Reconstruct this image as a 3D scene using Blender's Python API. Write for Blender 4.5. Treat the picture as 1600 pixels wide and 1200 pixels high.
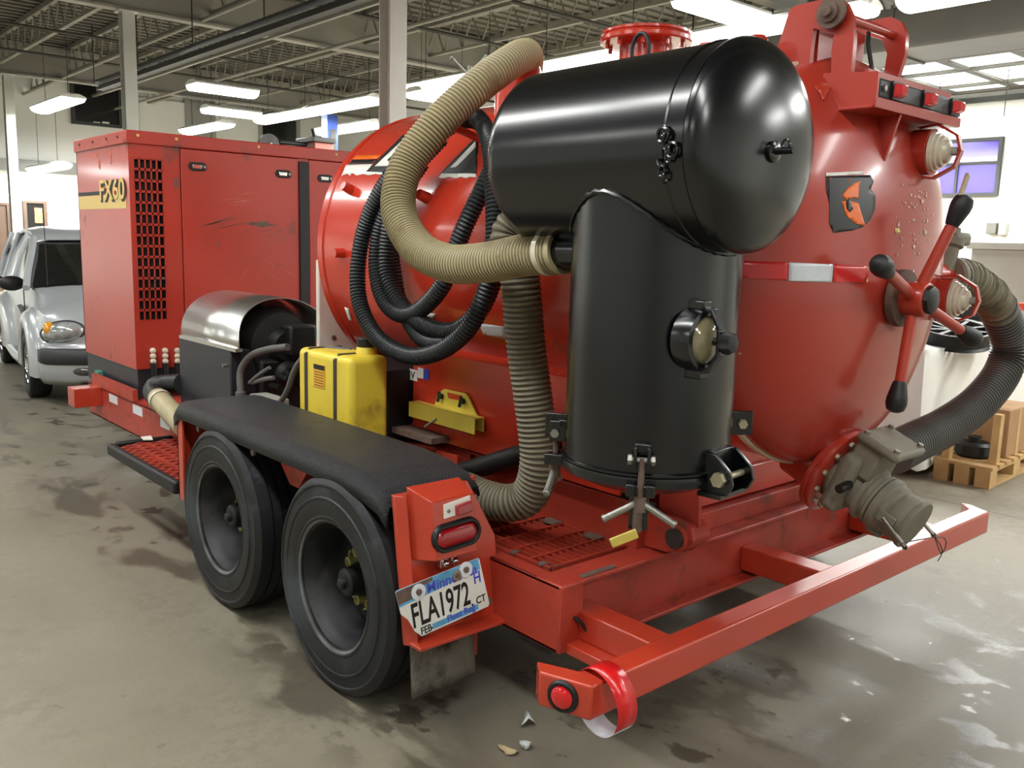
import bpy, bmesh, math, random
from mathutils import Vector, Matrix

random.seed(7)
for o in list(bpy.data.objects):
    bpy.data.objects.remove(o)
SC = bpy.context.scene
COL = SC.collection
PI = math.pi

# ------------------------------------------------------------------ camera
CAM_H = 1.6
FPX = 1393.956
RX = Vector((0.7521, 0.0830, -0.6538))     # world axes seen from the camera (measured vanishing points)
RY = Vector((-0.6585, 0.1360, -0.7402))
RX = Vector((2404.53 - 800, 600 - 422.85, -FPX)).normalized()
RY = Vector((-439.27 - 800, 600 - 344.10, -FPX))
RY = (RY - RX * RX.dot(RY)).normalized()
RZ = RX.cross(RY)
ROT = Matrix((RX, RY, RZ))                  # camera -> world
EYE = Vector((0, 0, CAM_H))
cam_d = bpy.data.cameras.new('camera')
cam_d.sensor_width = 36.0
cam_d.lens = 36.0 * FPX / 1600.0
cam_d.clip_end = 200
cam = bpy.data.objects.new('camera', cam_d)
COL.objects.link(cam)
cam.matrix_world = Matrix.Translation(EYE) @ ROT.to_4x4()
SC.camera = cam

# ------------------------------------------------------------------ world, exposure
world = bpy.data.worlds.new('world')
SC.world = world
world.use_nodes = True
world.node_tree.nodes['Background'].inputs[0].default_value = (0.75, 0.8, 0.85, 1)
world.node_tree.nodes['Background'].inputs[1].default_value = 0.25
SC.view_settings.view_transform = 'Standard'
SC.view_settings.look = 'None'
SC.view_settings.gamma = 1.0
SC.view_settings.use_curve_mapping = False
SC.view_settings.exposure = 0.0
SC.cycles.max_bounces = 6
SC.cycles.diffuse_bounces = 3
SC.cycles.glossy_bounces = 3
SC.cycles.transmission_bounces = 3
SC.cycles.caustics_reflective = False
SC.cycles.caustics_refractive = False
LAMP_W = 100.0          # each eight-foot fluorescent fixture


# survey helpers: the photograph measured as rays, cut by the real planes and surfaces of the place
def ray(u, v):
    return (ROT @ Vector((u - 800, 600 - v, -FPX)))


def PX(u, v, x=None, y=None, z=None):
    d = ray(u, v)
    ax, val = (0, x) if x is not None else (1, y) if y is not None else (2, z)
    return EYE + d * ((val - EYE[ax]) / d[ax])


# ------------------------------------------------------------------ materials
def sock(nt, a, b):
    nt.links.new(a, b)


def lin(c):
    return tuple(((v / 255) / 12.92 if v / 255 <= .04045 else ((v / 255 + .055) / 1.055) ** 2.4) for v in c) + (1,)


def mat(name, rgb, rough=.5, metal=0.0, var=0.0, vscale=3.0, bump=0.0, bscale=60.0, dirt=None, damt=.5, dscale=5.0,
        coat=0.0, emit=None, estr=0.0, trans=0.0, spec=.5, dsoft=.08, alpha=1.0):
    m = bpy.data.materials.new(name)
    m.use_nodes = True
    nt = m.node_tree
    p = nt.nodes['Principled BSDF']
    c = lin(rgb)
    p.inputs['Base Color'].default_value = c
    p.inputs['Roughness'].default_value = rough
    p.inputs['Metallic'].default_value = metal
    p.inputs['Specular IOR Level'].default_value = spec
    if coat:
        p.inputs['Coat Weight'].default_value = coat
        p.inputs['Coat Roughness'].default_value = .12
    if trans:
        p.inputs['Transmission Weight'].default_value = trans
    if alpha < 1:
        p.inputs['Alpha'].default_value = alpha
    if emit:
        p.inputs['Emission Color'].default_value = lin(emit)
        p.inputs['Emission Strength'].default_value = estr
    tc = nt.nodes.new('ShaderNodeTexCoord')
    last = None
    if var:
        n = nt.nodes.new('ShaderNodeTexNoise')
        n.inputs['Scale'].default_value = vscale
        n.inputs['Detail'].default_value = 6
        sock(nt, tc.outputs['Object'], n.inputs['Vector'])
        mx = nt.nodes.new('ShaderNodeMix')
        mx.data_type = 'RGBA'
        mr = nt.nodes.new('ShaderNodeMapRange')
        mr.inputs[1].default_value = .3
        mr.inputs[2].default_value = .7
        sock(nt, n.outputs['Fac'], mr.inputs[0])
        sock(nt, mr.outputs[0], mx.inputs['Factor'])
        mx.inputs[6].default_value = tuple(max(0, v * (1 - var)) for v in c[:3]) + (1,)
        mx.inputs[7].default_value = tuple(min(1, v * (1 + var)) for v in c[:3]) + (1,)
        last = mx.outputs[2]
    if dirt:
        n2 = nt.nodes.new('ShaderNodeTexNoise')
        n2.inputs['Scale'].default_value = dscale
        n2.inputs['Detail'].default_value = 9
        n2.inputs['Roughness'].default_value = .65
        sock(nt, tc.outputs['Object'], n2.inputs['Vector'])
        mr2 = nt.nodes.new('ShaderNodeMapRange')
        t = 1 - damt
        mr2.inputs[1].default_value = t - dsoft
        mr2.inputs[2].default_value = t + dsoft
        sock(nt, n2.outputs['Fac'], mr2.inputs[0])
        mx2 = nt.nodes.new('ShaderNodeMix')
        mx2.data_type = 'RGBA'
        sock(nt, mr2.outputs[0], mx2.inputs['Factor'])
        if last is not None:
            sock(nt, last, mx2.inputs[6])
        else:
            mx2.inputs[6].default_value = c
        mx2.inputs[7].default_value = lin(dirt)
        last = mx2.outputs[2]
        mr3 = nt.nodes.new('ShaderNodeMapRange')
        mr3.inputs[3].default_value = rough
        mr3.inputs[4].default_value = min(1, rough + .3)
        sock(nt, mr2.outputs[0], mr3.inputs[0])
        sock(nt, mr3.outputs[0], p.inputs['Roughness'])
    if last is not None:
        sock(nt, last, p.inputs['Base Color'])
    if bump:
        n3 = nt.nodes.new('ShaderNodeTexNoise')
        n3.inputs['Scale'].default_value = bscale
        n3.inputs['Detail'].default_value = 4
        sock(nt, tc.outputs['Object'], n3.inputs['Vector'])
        b = nt.nodes.new('ShaderNodeBump')
        b.inputs['Strength'].default_value = bump
        b.inputs['Distance'].default_value = .01
        sock(nt, n3.outputs['Fac'], b.inputs['Height'])
        sock(nt, b.outputs[0], p.inputs['Normal'])
    return m


M = {}
M['red'] = mat('red_paint', (180, 58, 40), .32, var=.10, vscale=2.5, coat=.35, dirt=(120, 60, 48), damt=.30, dscale=7)
M['red_tank'] = mat('red_tank_paint', (196, 56, 36), .25, var=.06, vscale=1.6, coat=.45, dirt=(140, 52, 40), damt=.30, dscale=4)
M['red_head'] = mat('red_head_paint', (176, 55, 41), .30, var=.08, vscale=2.2, coat=.3, dirt=(205, 175, 150), damt=.285, dscale=13, dsoft=.02)
M['red_box'] = mat('red_box_paint', (182, 58, 44), .33, var=.10, vscale=2.0, coat=.25, dirt=(112, 70, 60), damt=.335, dscale=4.5, dsoft=.05)
M['red_frame'] = mat('red_frame_paint', (172, 60, 44), .42, var=.14, vscale=5, dirt=(112, 66, 54), damt=.36, dscale=9)
M['red_bright'] = mat('red_bumper_paint', (188, 62, 40), .26, var=.06, vscale=3, coat=.4)
M['rust'] = mat('worn_edge', (104, 84, 74), .75, var=.3, vscale=20)
M['black_gloss'] = mat('black_satin_paint', (7, 9, 12), .225, var=.15, vscale=3, spec=.75)
M['black'] = mat('black_plastic', (20, 20, 21), .5, var=.2, vscale=10)
M['rubber'] = mat('tyre_rubber', (18, 20, 22), .55, var=.35, vscale=5, bump=.15, bscale=90, dirt=(58, 64, 66), damt=.40, dscale=3)
M['rim'] = mat('wheel_steel', (24, 25, 27), .5, metal=.15, var=.3, vscale=9, dirt=(58, 56, 52), damt=.38, dscale=7)
M['fender_black'] = mat('fender_coating', (30, 33, 38), .36, var=.2, vscale=14, bump=.9, bscale=230, dirt=(78, 70, 46), damt=.30, dscale=3)
M['hose_beige'] = mat('beige_hose', (176, 164, 128), .48, var=.12, vscale=5, dirt=(128, 110, 82), damt=.38, dscale=6)
M['hose_olive'] = mat('olive_hose', (122, 114, 92), .55, var=.14, vscale=6, dirt=(88, 82, 66), damt=.4, dscale=6)
M['hose_black'] = mat('black_hose', (44, 50, 53), .36, var=.2, vscale=6)
M['hose_dark'] = mat('dark_hose', (96, 94, 90), .5, var=.15, vscale=6)
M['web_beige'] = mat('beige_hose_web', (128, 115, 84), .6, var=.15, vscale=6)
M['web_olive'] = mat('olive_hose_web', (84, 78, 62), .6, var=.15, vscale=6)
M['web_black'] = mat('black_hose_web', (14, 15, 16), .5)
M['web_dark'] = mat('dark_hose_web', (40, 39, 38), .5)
M['valve'] = mat('valve_casting', (126, 120, 104), .62, var=.12, vscale=8, bump=.3, bscale=60)
M['galv'] = mat('galvanised_steel', (150, 148, 140), .42, metal=.75, var=.15, vscale=20)
M['bolt'] = mat('bolt_zinc', (168, 160, 132), .42, metal=.6, var=.15, vscale=30)
M['rim_edge'] = mat('worn_rim_edge', (104, 106, 106), .45, metal=.5, var=.4, vscale=9)
M['nut_yellow'] = mat('nut_yellow', (164, 158, 92), .5, var=.3, vscale=30)
M['brass'] = mat('yellow_lever', (200, 178, 84), .45, var=.12, vscale=30)
M['chrome'] = mat('chrome', (220, 220, 220), .12, metal=1)
M['stainless'] = mat('stainless_sheet', (215, 214, 210), .32, metal=1, var=.06, vscale=3)
M['yellow_poly'] = mat('yellow_polyethylene', (228, 202, 66), .42, var=.07, vscale=4, dirt=(150, 118, 40), damt=.33, dscale=3)
M['yellow'] = mat('yellow_paint', (226, 204, 84), .42, var=.06, vscale=8)
M['strap'] = mat('dark_strap', (58, 52, 44), .7)
M['grey_box'] = mat('dark_grey_cabinet', (40, 42, 48), .42, var=.15, vscale=6, dirt=(80, 82, 86), damt=.33, dscale=6)
M['grey_hose'] = mat('grey_rubber', (92, 90, 88), .6, var=.15, vscale=10)
M['engine'] = mat('engine_black', (8, 8, 9), .55, var=.3, vscale=12)
M['white_paint'] = mat('white_steel', (225, 222, 210), .45, var=.05, vscale=4)
M['decal_white'] = mat('decal_white', (236, 234, 226), .4)
M['decal_black'] = mat('decal_black', (22, 22, 24), .4, dirt=(170, 56, 40), damt=.36, dscale=30, dsoft=.01)
M['print_black'] = mat('print_black', (18, 18, 20), .5)
M['print_blue'] = mat('print_blue', (70, 80, 190), .5)
M['decal_orange'] = mat('decal_orange', (240, 110, 24), .4)
M['tape_red'] = mat('reflective_red', (208, 22, 24), .3, coat=.4, var=.08, vscale=60)
M['tape_white'] = mat('reflective_white', (222, 226, 232), .3, coat=.3, var=.04, vscale=50)
M['cream'] = mat('cream_decal', (226, 194, 120), .5)
M['chip_pale'] = mat('bare_primer', (206, 178, 160), .6)
M['lens_red'] = mat('red_lens', (196, 14, 20), .15, coat=.8, emit=(210, 12, 18), estr=.10)  # faint emission stands in for light passing through the lens
M['lens_red_dark'] = mat('dark_red_lens', (150, 12, 20), .18, coat=.7)
M['grommet'] = mat('black_grommet', (16, 16, 17), .45)
M['flap'] = mat('muddy_flap', (112, 106, 95), .85, var=.2, vscale=9, dirt=(54, 51, 47), damt=.44, dscale=8)
M['plate_blue'] = mat('plate_blue', (92, 160, 200), .4, var=.25, vscale=25)
M['plate_white'] = mat('plate_white', (226, 226, 218), .38, dirt=(150, 190, 220), damt=.3, dscale=12)
M['glass_dirty'] = mat('dirty_sight_glass', (120, 112, 84), .12, coat=.8, var=.3, vscale=20)
M['ball_cream'] = mat('cream_float_ball', (214, 206, 184), .3, coat=.4, var=.1, vscale=14)
M['teal'] = mat('teal_paint', (80, 150, 130), .5)
M['strip_black'] = mat('rubber_strip', (28, 30, 34), .5)
M['silver_car'] = mat('silver_car_paint', (186, 191, 194), .30, metal=.25, coat=.7, var=.04, vscale=2)
M['car_glass'] = mat('car_glass', (20, 24, 24), .05, coat=1.0)
M['car_trim'] = mat('charcoal_bumper_strip', (58, 60, 62), .55)
M['lamp_clear'] = mat('clear_lamp', (186, 192, 192), .08, metal=.4, coat=.9, var=.35, vscale=14)
M['lamp_amber'] = mat('amber_lamp', (236, 160, 40), .15, coat=.8)
M['lamp_dark'] = mat('fog_lamp', (70, 72, 72), .15, coat=.8, var=.5, vscale=30)
M['purple'] = mat('purple_stripe', (76, 56, 150), .3, coat=.5)
M['cloth'] = mat('white_sheet', (232, 230, 224), .85, var=.02, vscale=6)
M['pine'] = mat('pallet_pine', (196, 160, 108), .7, var=.18, vscale=6)
M['cardboard'] = mat('cardboard_tan', (168, 130, 92), .8, var=.1, vscale=8)
M['grey_cab'] = mat('grey_steel_cabinet', (156, 154, 146), .5, var=.05, vscale=4)
M['wall'] = mat('white_block_wall', (224, 225, 220), .75, var=.03, vscale=.6)
M['wall_band'] = mat('grey_wall_band', (150, 150, 146), .7)
M['column'] = mat('column_paint', (196, 196, 188), .5, var=.05, vscale=3)
M['deck'] = mat('ceiling_deck', (100, 97, 87), .75, var=.12, vscale=1.2)
M['joist'] = mat('joist_paint', (128, 125, 114), .65, var=.12, vscale=2)
M['joist_dark'] = mat('joist_web_paint', (64, 62, 54), .7)
M['girder'] = mat('girder_paint', (138, 135, 125), .6, var=.08, vscale=2)
M['duct'] = mat('dark_duct', (94, 91, 84), .6, var=.08, vscale=2)
M['rail_dark'] = mat('dark_rail', (48, 46, 42), .5)
M['lamp_body'] = mat('lamp_housing', (226, 226, 220), .45)
M['bloom_glow'] = mat('tube_bloom_glow', (255, 255, 250), .4, emit=(250, 253, 248), estr=9.0)  # glow of the wide shell that stands for lamp bloom
M['bloom_glow'].cycles.emission_sampling = 'NONE'
M['cord'] = mat('hanging_cord', (34, 33, 31), .6)
M['window_dark'] = mat('dark_window', (24, 25, 26), .12, coat=.6)
M['window_frame'] = mat('dark_window_frame', (44, 45, 46), .5)
M['purple_glass'] = mat('violet_film_glass', (92, 80, 172), .12, coat=.4, var=.08, vscale=2)
M['door_brown'] = mat('brown_door', (88, 66, 50), .5, var=.1, vscale=4)
M['poster'] = mat('orange_poster', (226, 160, 84), .6)
M['lift_blue'] = mat('lift_blue_paint', (38, 62, 132), .4)
M['pale_pane'] = mat('milky_pane', (240, 242, 240), .35, trans=.0, emit=(250, 252, 250), estr=0.0)
nt_ = M['pale_pane'].node_tree
tl_ = nt_.nodes.new('ShaderNodeBsdfTranslucent')
tl_.inputs[0].default_value = (.95, .96, .95, 1)
ms_ = nt_.nodes.new('ShaderNodeMixShader')
ms_.inputs[0].default_value = .75
nt_.links.new(nt_.nodes['Principled BSDF'].outputs[0], ms_.inputs[1])
nt_.links.new(tl_.outputs[0], ms_.inputs[2])
nt_.links.new(ms_.outputs[0], nt_.nodes['Material Output'].inputs[0])
M['leaf_tan'] = mat('tan_scrap', (186, 166, 128), .7)
M['plastic_clear'] = mat('crumpled_film', (196, 200, 198), .25, var=.2, vscale=40)
M['label_amber'] = mat('amber_label', (228, 168, 44), .5)
M['yellow_cap'] = mat('yellow_tape', (226, 206, 40), .5)


def floor_material():
    m = bpy.data.materials.new('concrete_floor')
    m.use_nodes = True
    nt = m.node_tree
    p = nt.nodes['Principled BSDF']
    geo = nt.nodes.new('ShaderNodeNewGeometry')
    sep = nt.nodes.new('ShaderNodeSeparateXYZ')
    sock(nt, geo.outputs['Position'], sep.inputs[0])

    def noise(scale, detail=6, rough=.6, sy=1.0, off=0):
        mp = nt.nodes.new('ShaderNodeMapping')
        mp.inputs['Scale'].default_value = (1, sy, 1)
        mp.inputs['Location'].default_value = (off, off * .7, 0)
        sock(nt, geo.outputs['Position'], mp.inputs[0])
        n = nt.nodes.new('ShaderNodeTexNoise')
        n.inputs['Scale'].default_value = scale
        n.inputs['Detail'].default_value = detail
        n.inputs['Roughness'].default_value = rough
        sock(nt, mp.outputs[0], n.inputs['Vector'])
        return n.outputs['Fac']

    def rng(v, a, b, c=0.0, d=1.0, smooth=True):
        r = nt.nodes.new('ShaderNodeMapRange')
        if smooth:
            r.interpolation_type = 'SMOOTHSTEP'
        for i, q in ((1, a), (2, b), (3, c), (4, d)):
            r.inputs[i].default_value = q
        sock(nt, v, r.inputs[0])
        return r.outputs[0]

    def mul(a, b, op='MULTIPLY'):
        q = nt.nodes.new('ShaderNodeMath')
        q.operation = op
        for i, s in enumerate((a, b)):
            if isinstance(s, (int, float)):
                q.inputs[i].default_value = s
            else:
                sock(nt, s, q.inputs[i])
        q.use_clamp = op != 'SUBTRACT'
        return q.outputs[0]

    def mix(f, a, b):
        x = nt.nodes.new('ShaderNodeMix')
        x.data_type = 'RGBA'
        sock(nt, f, x.inputs['Factor'])
        for i, s in ((6, a), (7, b)):
            if isinstance(s, tuple):
                x.inputs[i].default_value = s
            else:
                sock(nt, s, x.inputs[i])
        return x.outputs[2]

    X, Y = sep.outputs[0], sep.outputs[1]
    base = mix(rng(noise(.9), .3, .7), lin((130, 121, 103)), lin((146, 138, 120)))
    base = mix(rng(noise(14, 8, .7), .42, .62), base, mix(rng(noise(1.3, 3, off=4), .3, .7), lin((124, 116, 99)), lin((142, 134, 116))))
    # greyer, darker strip with soft sides, running along the trailer
    grey_strip = mul(rng(X, .7, 1.9), rng(X, 5.5, 3.6))
    base = mix(mul(grey_strip, .75), base, lin((112, 107, 94)))
    # wet grime: blotches with their own outline, denser round the trailer and its tyre track
    zone = mul(rng(X, 1.15, 1.6), rng(X, 5.3, 3.9))
    trackz = mul(rng(X, 1.05, 1.35), rng(X, 1.85, 1.5))
    blot = rng(noise(1.7, 9, .62, .6, 3), .57, .605)
    blot2 = rng(noise(5.5, 9, .6, .7, 9), .57, .62)
    fine = rng(noise(8, 7, .6, .8, 1), .65, .68)
    grime = mul(mul(zone, blot), .45)
    grime = mul(grime, mul(mul(zone, blot2), .8), 'MAXIMUM')
    grime = mul(grime, mul(mul(trackz, rng(noise(2.3, 8, .6, .45, 6), .52, .60)), .7), 'MAXIMUM')
    grime = mul(grime, mul(fine, .35), 'MAXIMUM')
    col = mix(grime, base, lin((66, 60, 50)))
    # hairline joints cut in the slab
    def joint(v, at, w=.006):
        d = nt.nodes.new('ShaderNodeMath')
        d.operation = 'SUBTRACT'
        sock(nt, v, d.inputs[0])
        d.inputs[1].default_value = at
        a = nt.nodes.new('ShaderNodeMath')
        a.operation = 'ABSOLUTE'
        sock(nt, d.outputs[0], a.inputs[0])
        return rng(a.outputs[0], w, w * 2.5, 1, 0)
    j = mul(joint(X, 5.9), joint(Y, 8.2), 'MAXIMUM')
    j = mul(j, joint(X, -1.6), 'MAXIMUM')
    col = mix(mul(j, .7), col, lin((90, 82, 70)))
    sock(nt, col, p.inputs['Base Color'])
    wet = mul(mul(rng(noise(11, 6, .6, .8, 12), .64, .67), mul(rng(X, 2.0, 2.8), rng(Y, 2.6, 1.6))), mul(grime, .8), 'MAXIMUM')
    sock(nt, rng(wet, 0, 1, .52, .16, False), p.inputs['Roughness'])
    b = nt.nodes.new('ShaderNodeBump')
    b.inputs['Strength'].default_value = .12
    b.inputs['Distance'].default_value = .01
    sock(nt, noise(45, 4), b.inputs['Height'])
    sock(nt, b.outputs[0], p.inputs['Normal'])
    return m


M['floor'] = floor_material()


# ------------------------------------------------------------------ mesh helpers
def V(*a):
    return Vector(a)


def frame_of(d):
    d = Vector(d).normalized()
    up = V(0, 0, 1) if abs(d.z) < .95 else V(0, 1, 0)
    a = d.cross(up).normalized()
    b = a.cross(d).normalized()
    return a, b


class MB:
    def __init__(self):
        self.bm = bmesh.new()

    def faces(self, vs, fs):
        vv = [self.bm.verts.new(v) for v in vs]
        for f in fs:
            try:
                self.bm.faces.new([vv[i] for i in f])
            except ValueError:
                pass
        return self

    def box(self, lo, hi, T=None):
        x0, y0, z0 = lo
        x1, y1, z1 = hi
        vs = [V(x0, y0, z0), V(x1, y0, z0), V(x1, y1, z0), V(x0, y1, z0), V(x0, y0, z1), V(x1, y0, z1), V(x1, y1, z1), V(x0, y1, z1)]
        if T is not None:
            vs = [T @ v for v in vs]
        return self.faces(vs, [(0, 3, 2, 1), (4, 5, 6, 7), (0, 1, 5, 4), (1, 2, 6, 5), (2, 3, 7, 6), (3, 0, 4, 7)])

    def beam(self, p0, p1, w, h, up=(0, 0, 1)):
        p0, p1 = Vector(p0), Vector(p1)
        d = (p1 - p0).normalized()
        up = Vector(up)
        a = d.cross(up)
        if a.length < 1e-4:
            a = d.cross(V(0, 1, 0))
        a.normalize()
        b = a.cross(d)
        q = [(-1, -1), (1, -1), (1, 1), (-1, 1)]
        vs = [p + a * (s * w / 2) + b * (t * h / 2) for p in (p0, p1) for s, t in q]
        return self.faces(vs, [(0, 1, 2, 3), (7, 6, 5, 4), (0, 4, 5, 1), (1, 5, 6, 2), (2, 6, 7, 3), (3, 7, 4, 0)])

    def cyl(self, p0, p1, r0, r1=None, n=20, cap=True):
        r1 = r0 if r1 is None else r1
        return self.lathe([(r0, 0), (r1, (Vector(p1) - Vector(p0)).length)], p0, Vector(p1) - Vector(p0), n, cap)

    def lathe(self, prof, origin, axis, n=24, cap=True, a0=0.0, a1=2 * PI):
        o = Vector(origin)
        d = Vector(axis).normalized()
        a, b = frame_of(d)
        full = abs(a1 - a0 - 2 * PI) < 1e-6
        m = n if full else n + 1
        rows = []
        for r, t in prof:
            if r < 1e-6:
                rows.append([self.bm.verts.new(o + d * t)])
            else:
                rows.append([self.bm.verts.new(o + d * t + (a * math.cos(a0 + (a1 - a0) * i / n) + b * math.sin(a0 + (a1 - a0) * i / n)) * r) for i in range(m)])
        for k in range(len(rows) - 1):
            A, B = rows[k], rows[k + 1]
            for i in range(n):
                j = (i + 1) % m
                if len(A) == 1 and len(B) == 1:
                    continue
                if len(A) == 1:
                    self.bm.faces.new((A[0], B[j], B[i]))
                elif len(B) == 1:
                    self.bm.faces.new((A[i], A[j], B[0]))
                else:
                    self.bm.faces.new((A[i], A[j], B[j], B[i]))
        if cap and full:
            if len(rows[0]) > 2:
                self.bm.faces.new(list(reversed(rows[0])))
            if len(rows[-1]) > 2:
                self.bm.faces.new(rows[-1])
        return self

    def prism(self, pts, vec):
        pts = [Vector(p) for p in pts]
        vec = Vector(vec)
        n = len(pts)
        vs = pts + [p + vec for p in pts]
        fs = [tuple(reversed(range(n))), tuple(range(n, 2 * n))]
        fs += [(i, (i + 1) % n, n + (i + 1) % n, n + i) for i in range(n)]
        return self.faces(vs, fs)

    def sweep(self, path, rad, n=12, closed=False, cap=True, mi=None):
        """path: list of points, rad: a number or one per point"""
        P = [Vector(p) for p in path]
        N = len(P)
        rad = [rad] * N if isinstance(rad, (int, float)) else rad
        rows = []
        a = None
        for i in range(N):
            if closed:
                d = P[(i + 1) % N] - P[i - 1]
            else:
                d = P[min(i + 1, N - 1)] - P[max(i - 1, 0)]
            d.normalize()
            if a is None:
                a, b = frame_of(d)
            else:
                a = (a - d * a.dot(d)).normalized()
                b = a.cross(d).normalized()
            rows.append([self.bm.verts.new(P[i] + (a * math.cos(2 * PI * k / n) + b * math.sin(2 * PI * k / n)) * rad[i]) for k in range(n)])
        for i in range(N - (0 if closed else 1)):
            A, B = rows[i], rows[(i + 1) % N]
            for k in range(n):
                j = (k + 1) % n
                f_ = self.bm.faces.new((A[k], A[j], B[j], B[k]))
                if mi:
                    f_.material_index = mi[i % len(mi)]
        if cap and not closed:
            self.bm.faces.new(list(reversed(rows[0])))
            self.bm.faces.new(rows[-1])
        return self

    def grid(self, rows, closed=False):
        R = [[self.bm.verts.new(p) for p in r] for r in rows]
        for i in range(len(R) - 1):
            m = len(R[i])
            for k in range(m if closed else m - 1):
                j = (k + 1) % m
                self.bm.faces.new((R[i][k], R[i][j], R[i + 1][j], R[i + 1][k]))
        return self

    def ball(self, c, r, n=16, m=10):
        r = (r, r, r) if isinstance(r, (int, float)) else r
        c = Vector(c)
        prof = []
        rows = []
        for i in range(m + 1):
            t = PI * i / m
            if i in (0, m):
                rows.append([self.bm.verts.new(c + V(0, 0, r[2] * math.cos(t)))])
            else:
                rows.append([self.bm.verts.new(c + V(r[0] * math.sin(t) * math.cos(2 * PI * k / n), r[1] * math.sin(t) * math.sin(2 * PI * k / n), r[2] * math.cos(t))) for k in range(n)])
        for i in range(m):
            A, B = rows[i], rows[i + 1]
            for k in range(n):
                j = (k + 1) % n
                if len(A) == 1:
                    self.bm.faces.new((A[0], B[k], B[j]))
                elif len(B) == 1:
                    self.bm.faces.new((A[k], B[0], A[j]))
                else:
                    self.bm.faces.new((A[k], B[k], B[j], A[j]))
        return self

    def build(self, name, m, parent=None, angle=38, bevel=0.0, seg=2, solid=0.0):
        bmesh.ops.recalc_face_normals(self.bm, faces=self.bm.faces)
        me = bpy.data.meshes.new(name)
        self.bm.to_mesh(me)
        self.bm.free()
        me.materials.append(M[m] if isinstance(m, str) else m)
        me.shade_smooth()
        me.set_sharp_from_angle(angle=math.radians(angle))
        o = bpy.data.objects.new(name, me)
        COL.objects.link(o)
        if solid:
            s = o.modifiers.new('thickness', 'SOLIDIFY')
            s.thickness = solid
            s.offset = 0
        if bevel:
            b = o.modifiers.new('edge', 'BEVEL')
            b.width = bevel
            b.segments = seg
            b.limit_method = 'ANGLE'
            b.angle_limit = math.radians(40)
        if parent is not None:
            attach(o, parent)
        return o


WORLD = {}


def attach(o, parent):
    o.parent = parent
    if parent.name in WORLD:
        o.matrix_parent_inverse = WORLD[parent.name].inverted()


def tag(o, label, cat, group=None, kind=None):
    o['label'] = label
    o['category'] = cat
    if group:
        o['group'] = group
    if kind:
        o['kind'] = kind
    return o


def thing(name, label, cat, loc=(0, 0, 0), group=None):
    o = bpy.data.objects.new(name, None)
    o.empty_display_size = .1
    COL.objects.link(o)
    o.location = loc
    WORLD[o.name] = Matrix.Translation(Vector(loc))
    return tag(o, label, cat, group)


def node(name, parent, loc=None):
    """an Empty part that carries sub-parts; loc None keeps world coordinates below it"""
    o = bpy.data.objects.new(name, None)
    o.empty_display_size = .05
    COL.objects.link(o)
    attach(o, parent)
    return o


def struct(name, mb, m, parent=None, **k):
    o = mb.build(name, m, parent, **k)
    o['kind'] = 'structure'
    return o


def clone(o, parent=None, loc=None):
    c = o.copy()
    COL.objects.link(c)
    if loc is not None:
        c.location = loc
    if parent is not None:
        c.parent = parent
        c.matrix_parent_inverse = o.matrix_parent_inverse.copy()
    return c


def catmull(pts, step=.01, closed=False):
    P = [Vector(p) for p in pts]
    n = len(P)
    out = []
    for i in range(n if closed else n - 1):
        p0 = P[i - 1] if (closed or i > 0) else P[0] * 2 - P[1]
        p1 = P[i]
        p2 = P[(i + 1) % n]
        p3 = P[(i + 2) % n] if (closed or i + 2 < n) else P[-1] * 2 - P[-2]
        k = max(4, int((p2 - p1).length / .004))
        for j in range(k):
            t = j / k
            out.append(.5 * ((2 * p1) + (p2 - p0) * t + (2 * p0 - 5 * p1 + 4 * p2 - p3) * t * t + (3 * p1 - p0 - 3 * p2 + p3) * t ** 3))
    if not closed:
        out.append(P[-1])
    # resample at even steps
    res = [out[0]]
    acc = 0
    for a, b in zip(out, out[1:]):
        L = (b - a).length
        while L > 1e-9 and acc + L >= step:
            f = (step - acc) / L
            a = a.lerp(b, f)
            res.append(a.copy())
            L = (b - a).length
            acc = 0
        acc += L
    return res


def ribbed(mb, pts, r, pitch, depth, n=18):
    """a corrugated hose: rounded ribs with narrow valleys"""
    path = catmull(pts, pitch / 4)
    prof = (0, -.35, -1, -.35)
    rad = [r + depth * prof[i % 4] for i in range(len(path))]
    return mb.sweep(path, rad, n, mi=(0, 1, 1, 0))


def smooth_tube(mb, pts, r, n=10, step=.02):
    return mb.sweep(catmull(pts, step), r, n)


def hexbolt(mb, c, axis, r=.012, h=.009, n=6):
    d = Vector(axis).normalized()
    return mb.cyl(Vector(c) - d * .001, Vector(c) + d * h, r, r * .93, n)


TEXTS = []


def text(name, body, m, parent, origin, right, up, size, ext=.0006, align='LEFT', shear=0.0, sx=1.0):
    cu = bpy.data.curves.new(name, 'FONT')
    cu.body = body
    cu.size = size
    cu.extrude = ext
    cu.align_x = align
    cu.shear = shear
    cu.materials.append(M[m])
    o = bpy.data.objects.new(name, cu)
    COL.objects.link(o)
    r = Vector(right).normalized()
    u = (Vector(up) - r * r.dot(Vector(up))).normalized()
    n = r.cross(u)
    mw = Matrix((r * sx, u, n)).transposed().to_4x4()
    mw.translation = Vector(origin)
    o.parent = parent
    if parent.name in WORLD:
        o.matrix_parent_inverse = WORLD[parent.name].inverted()
    o.matrix_basis = mw
    TEXTS.append(o)
    return o


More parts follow.
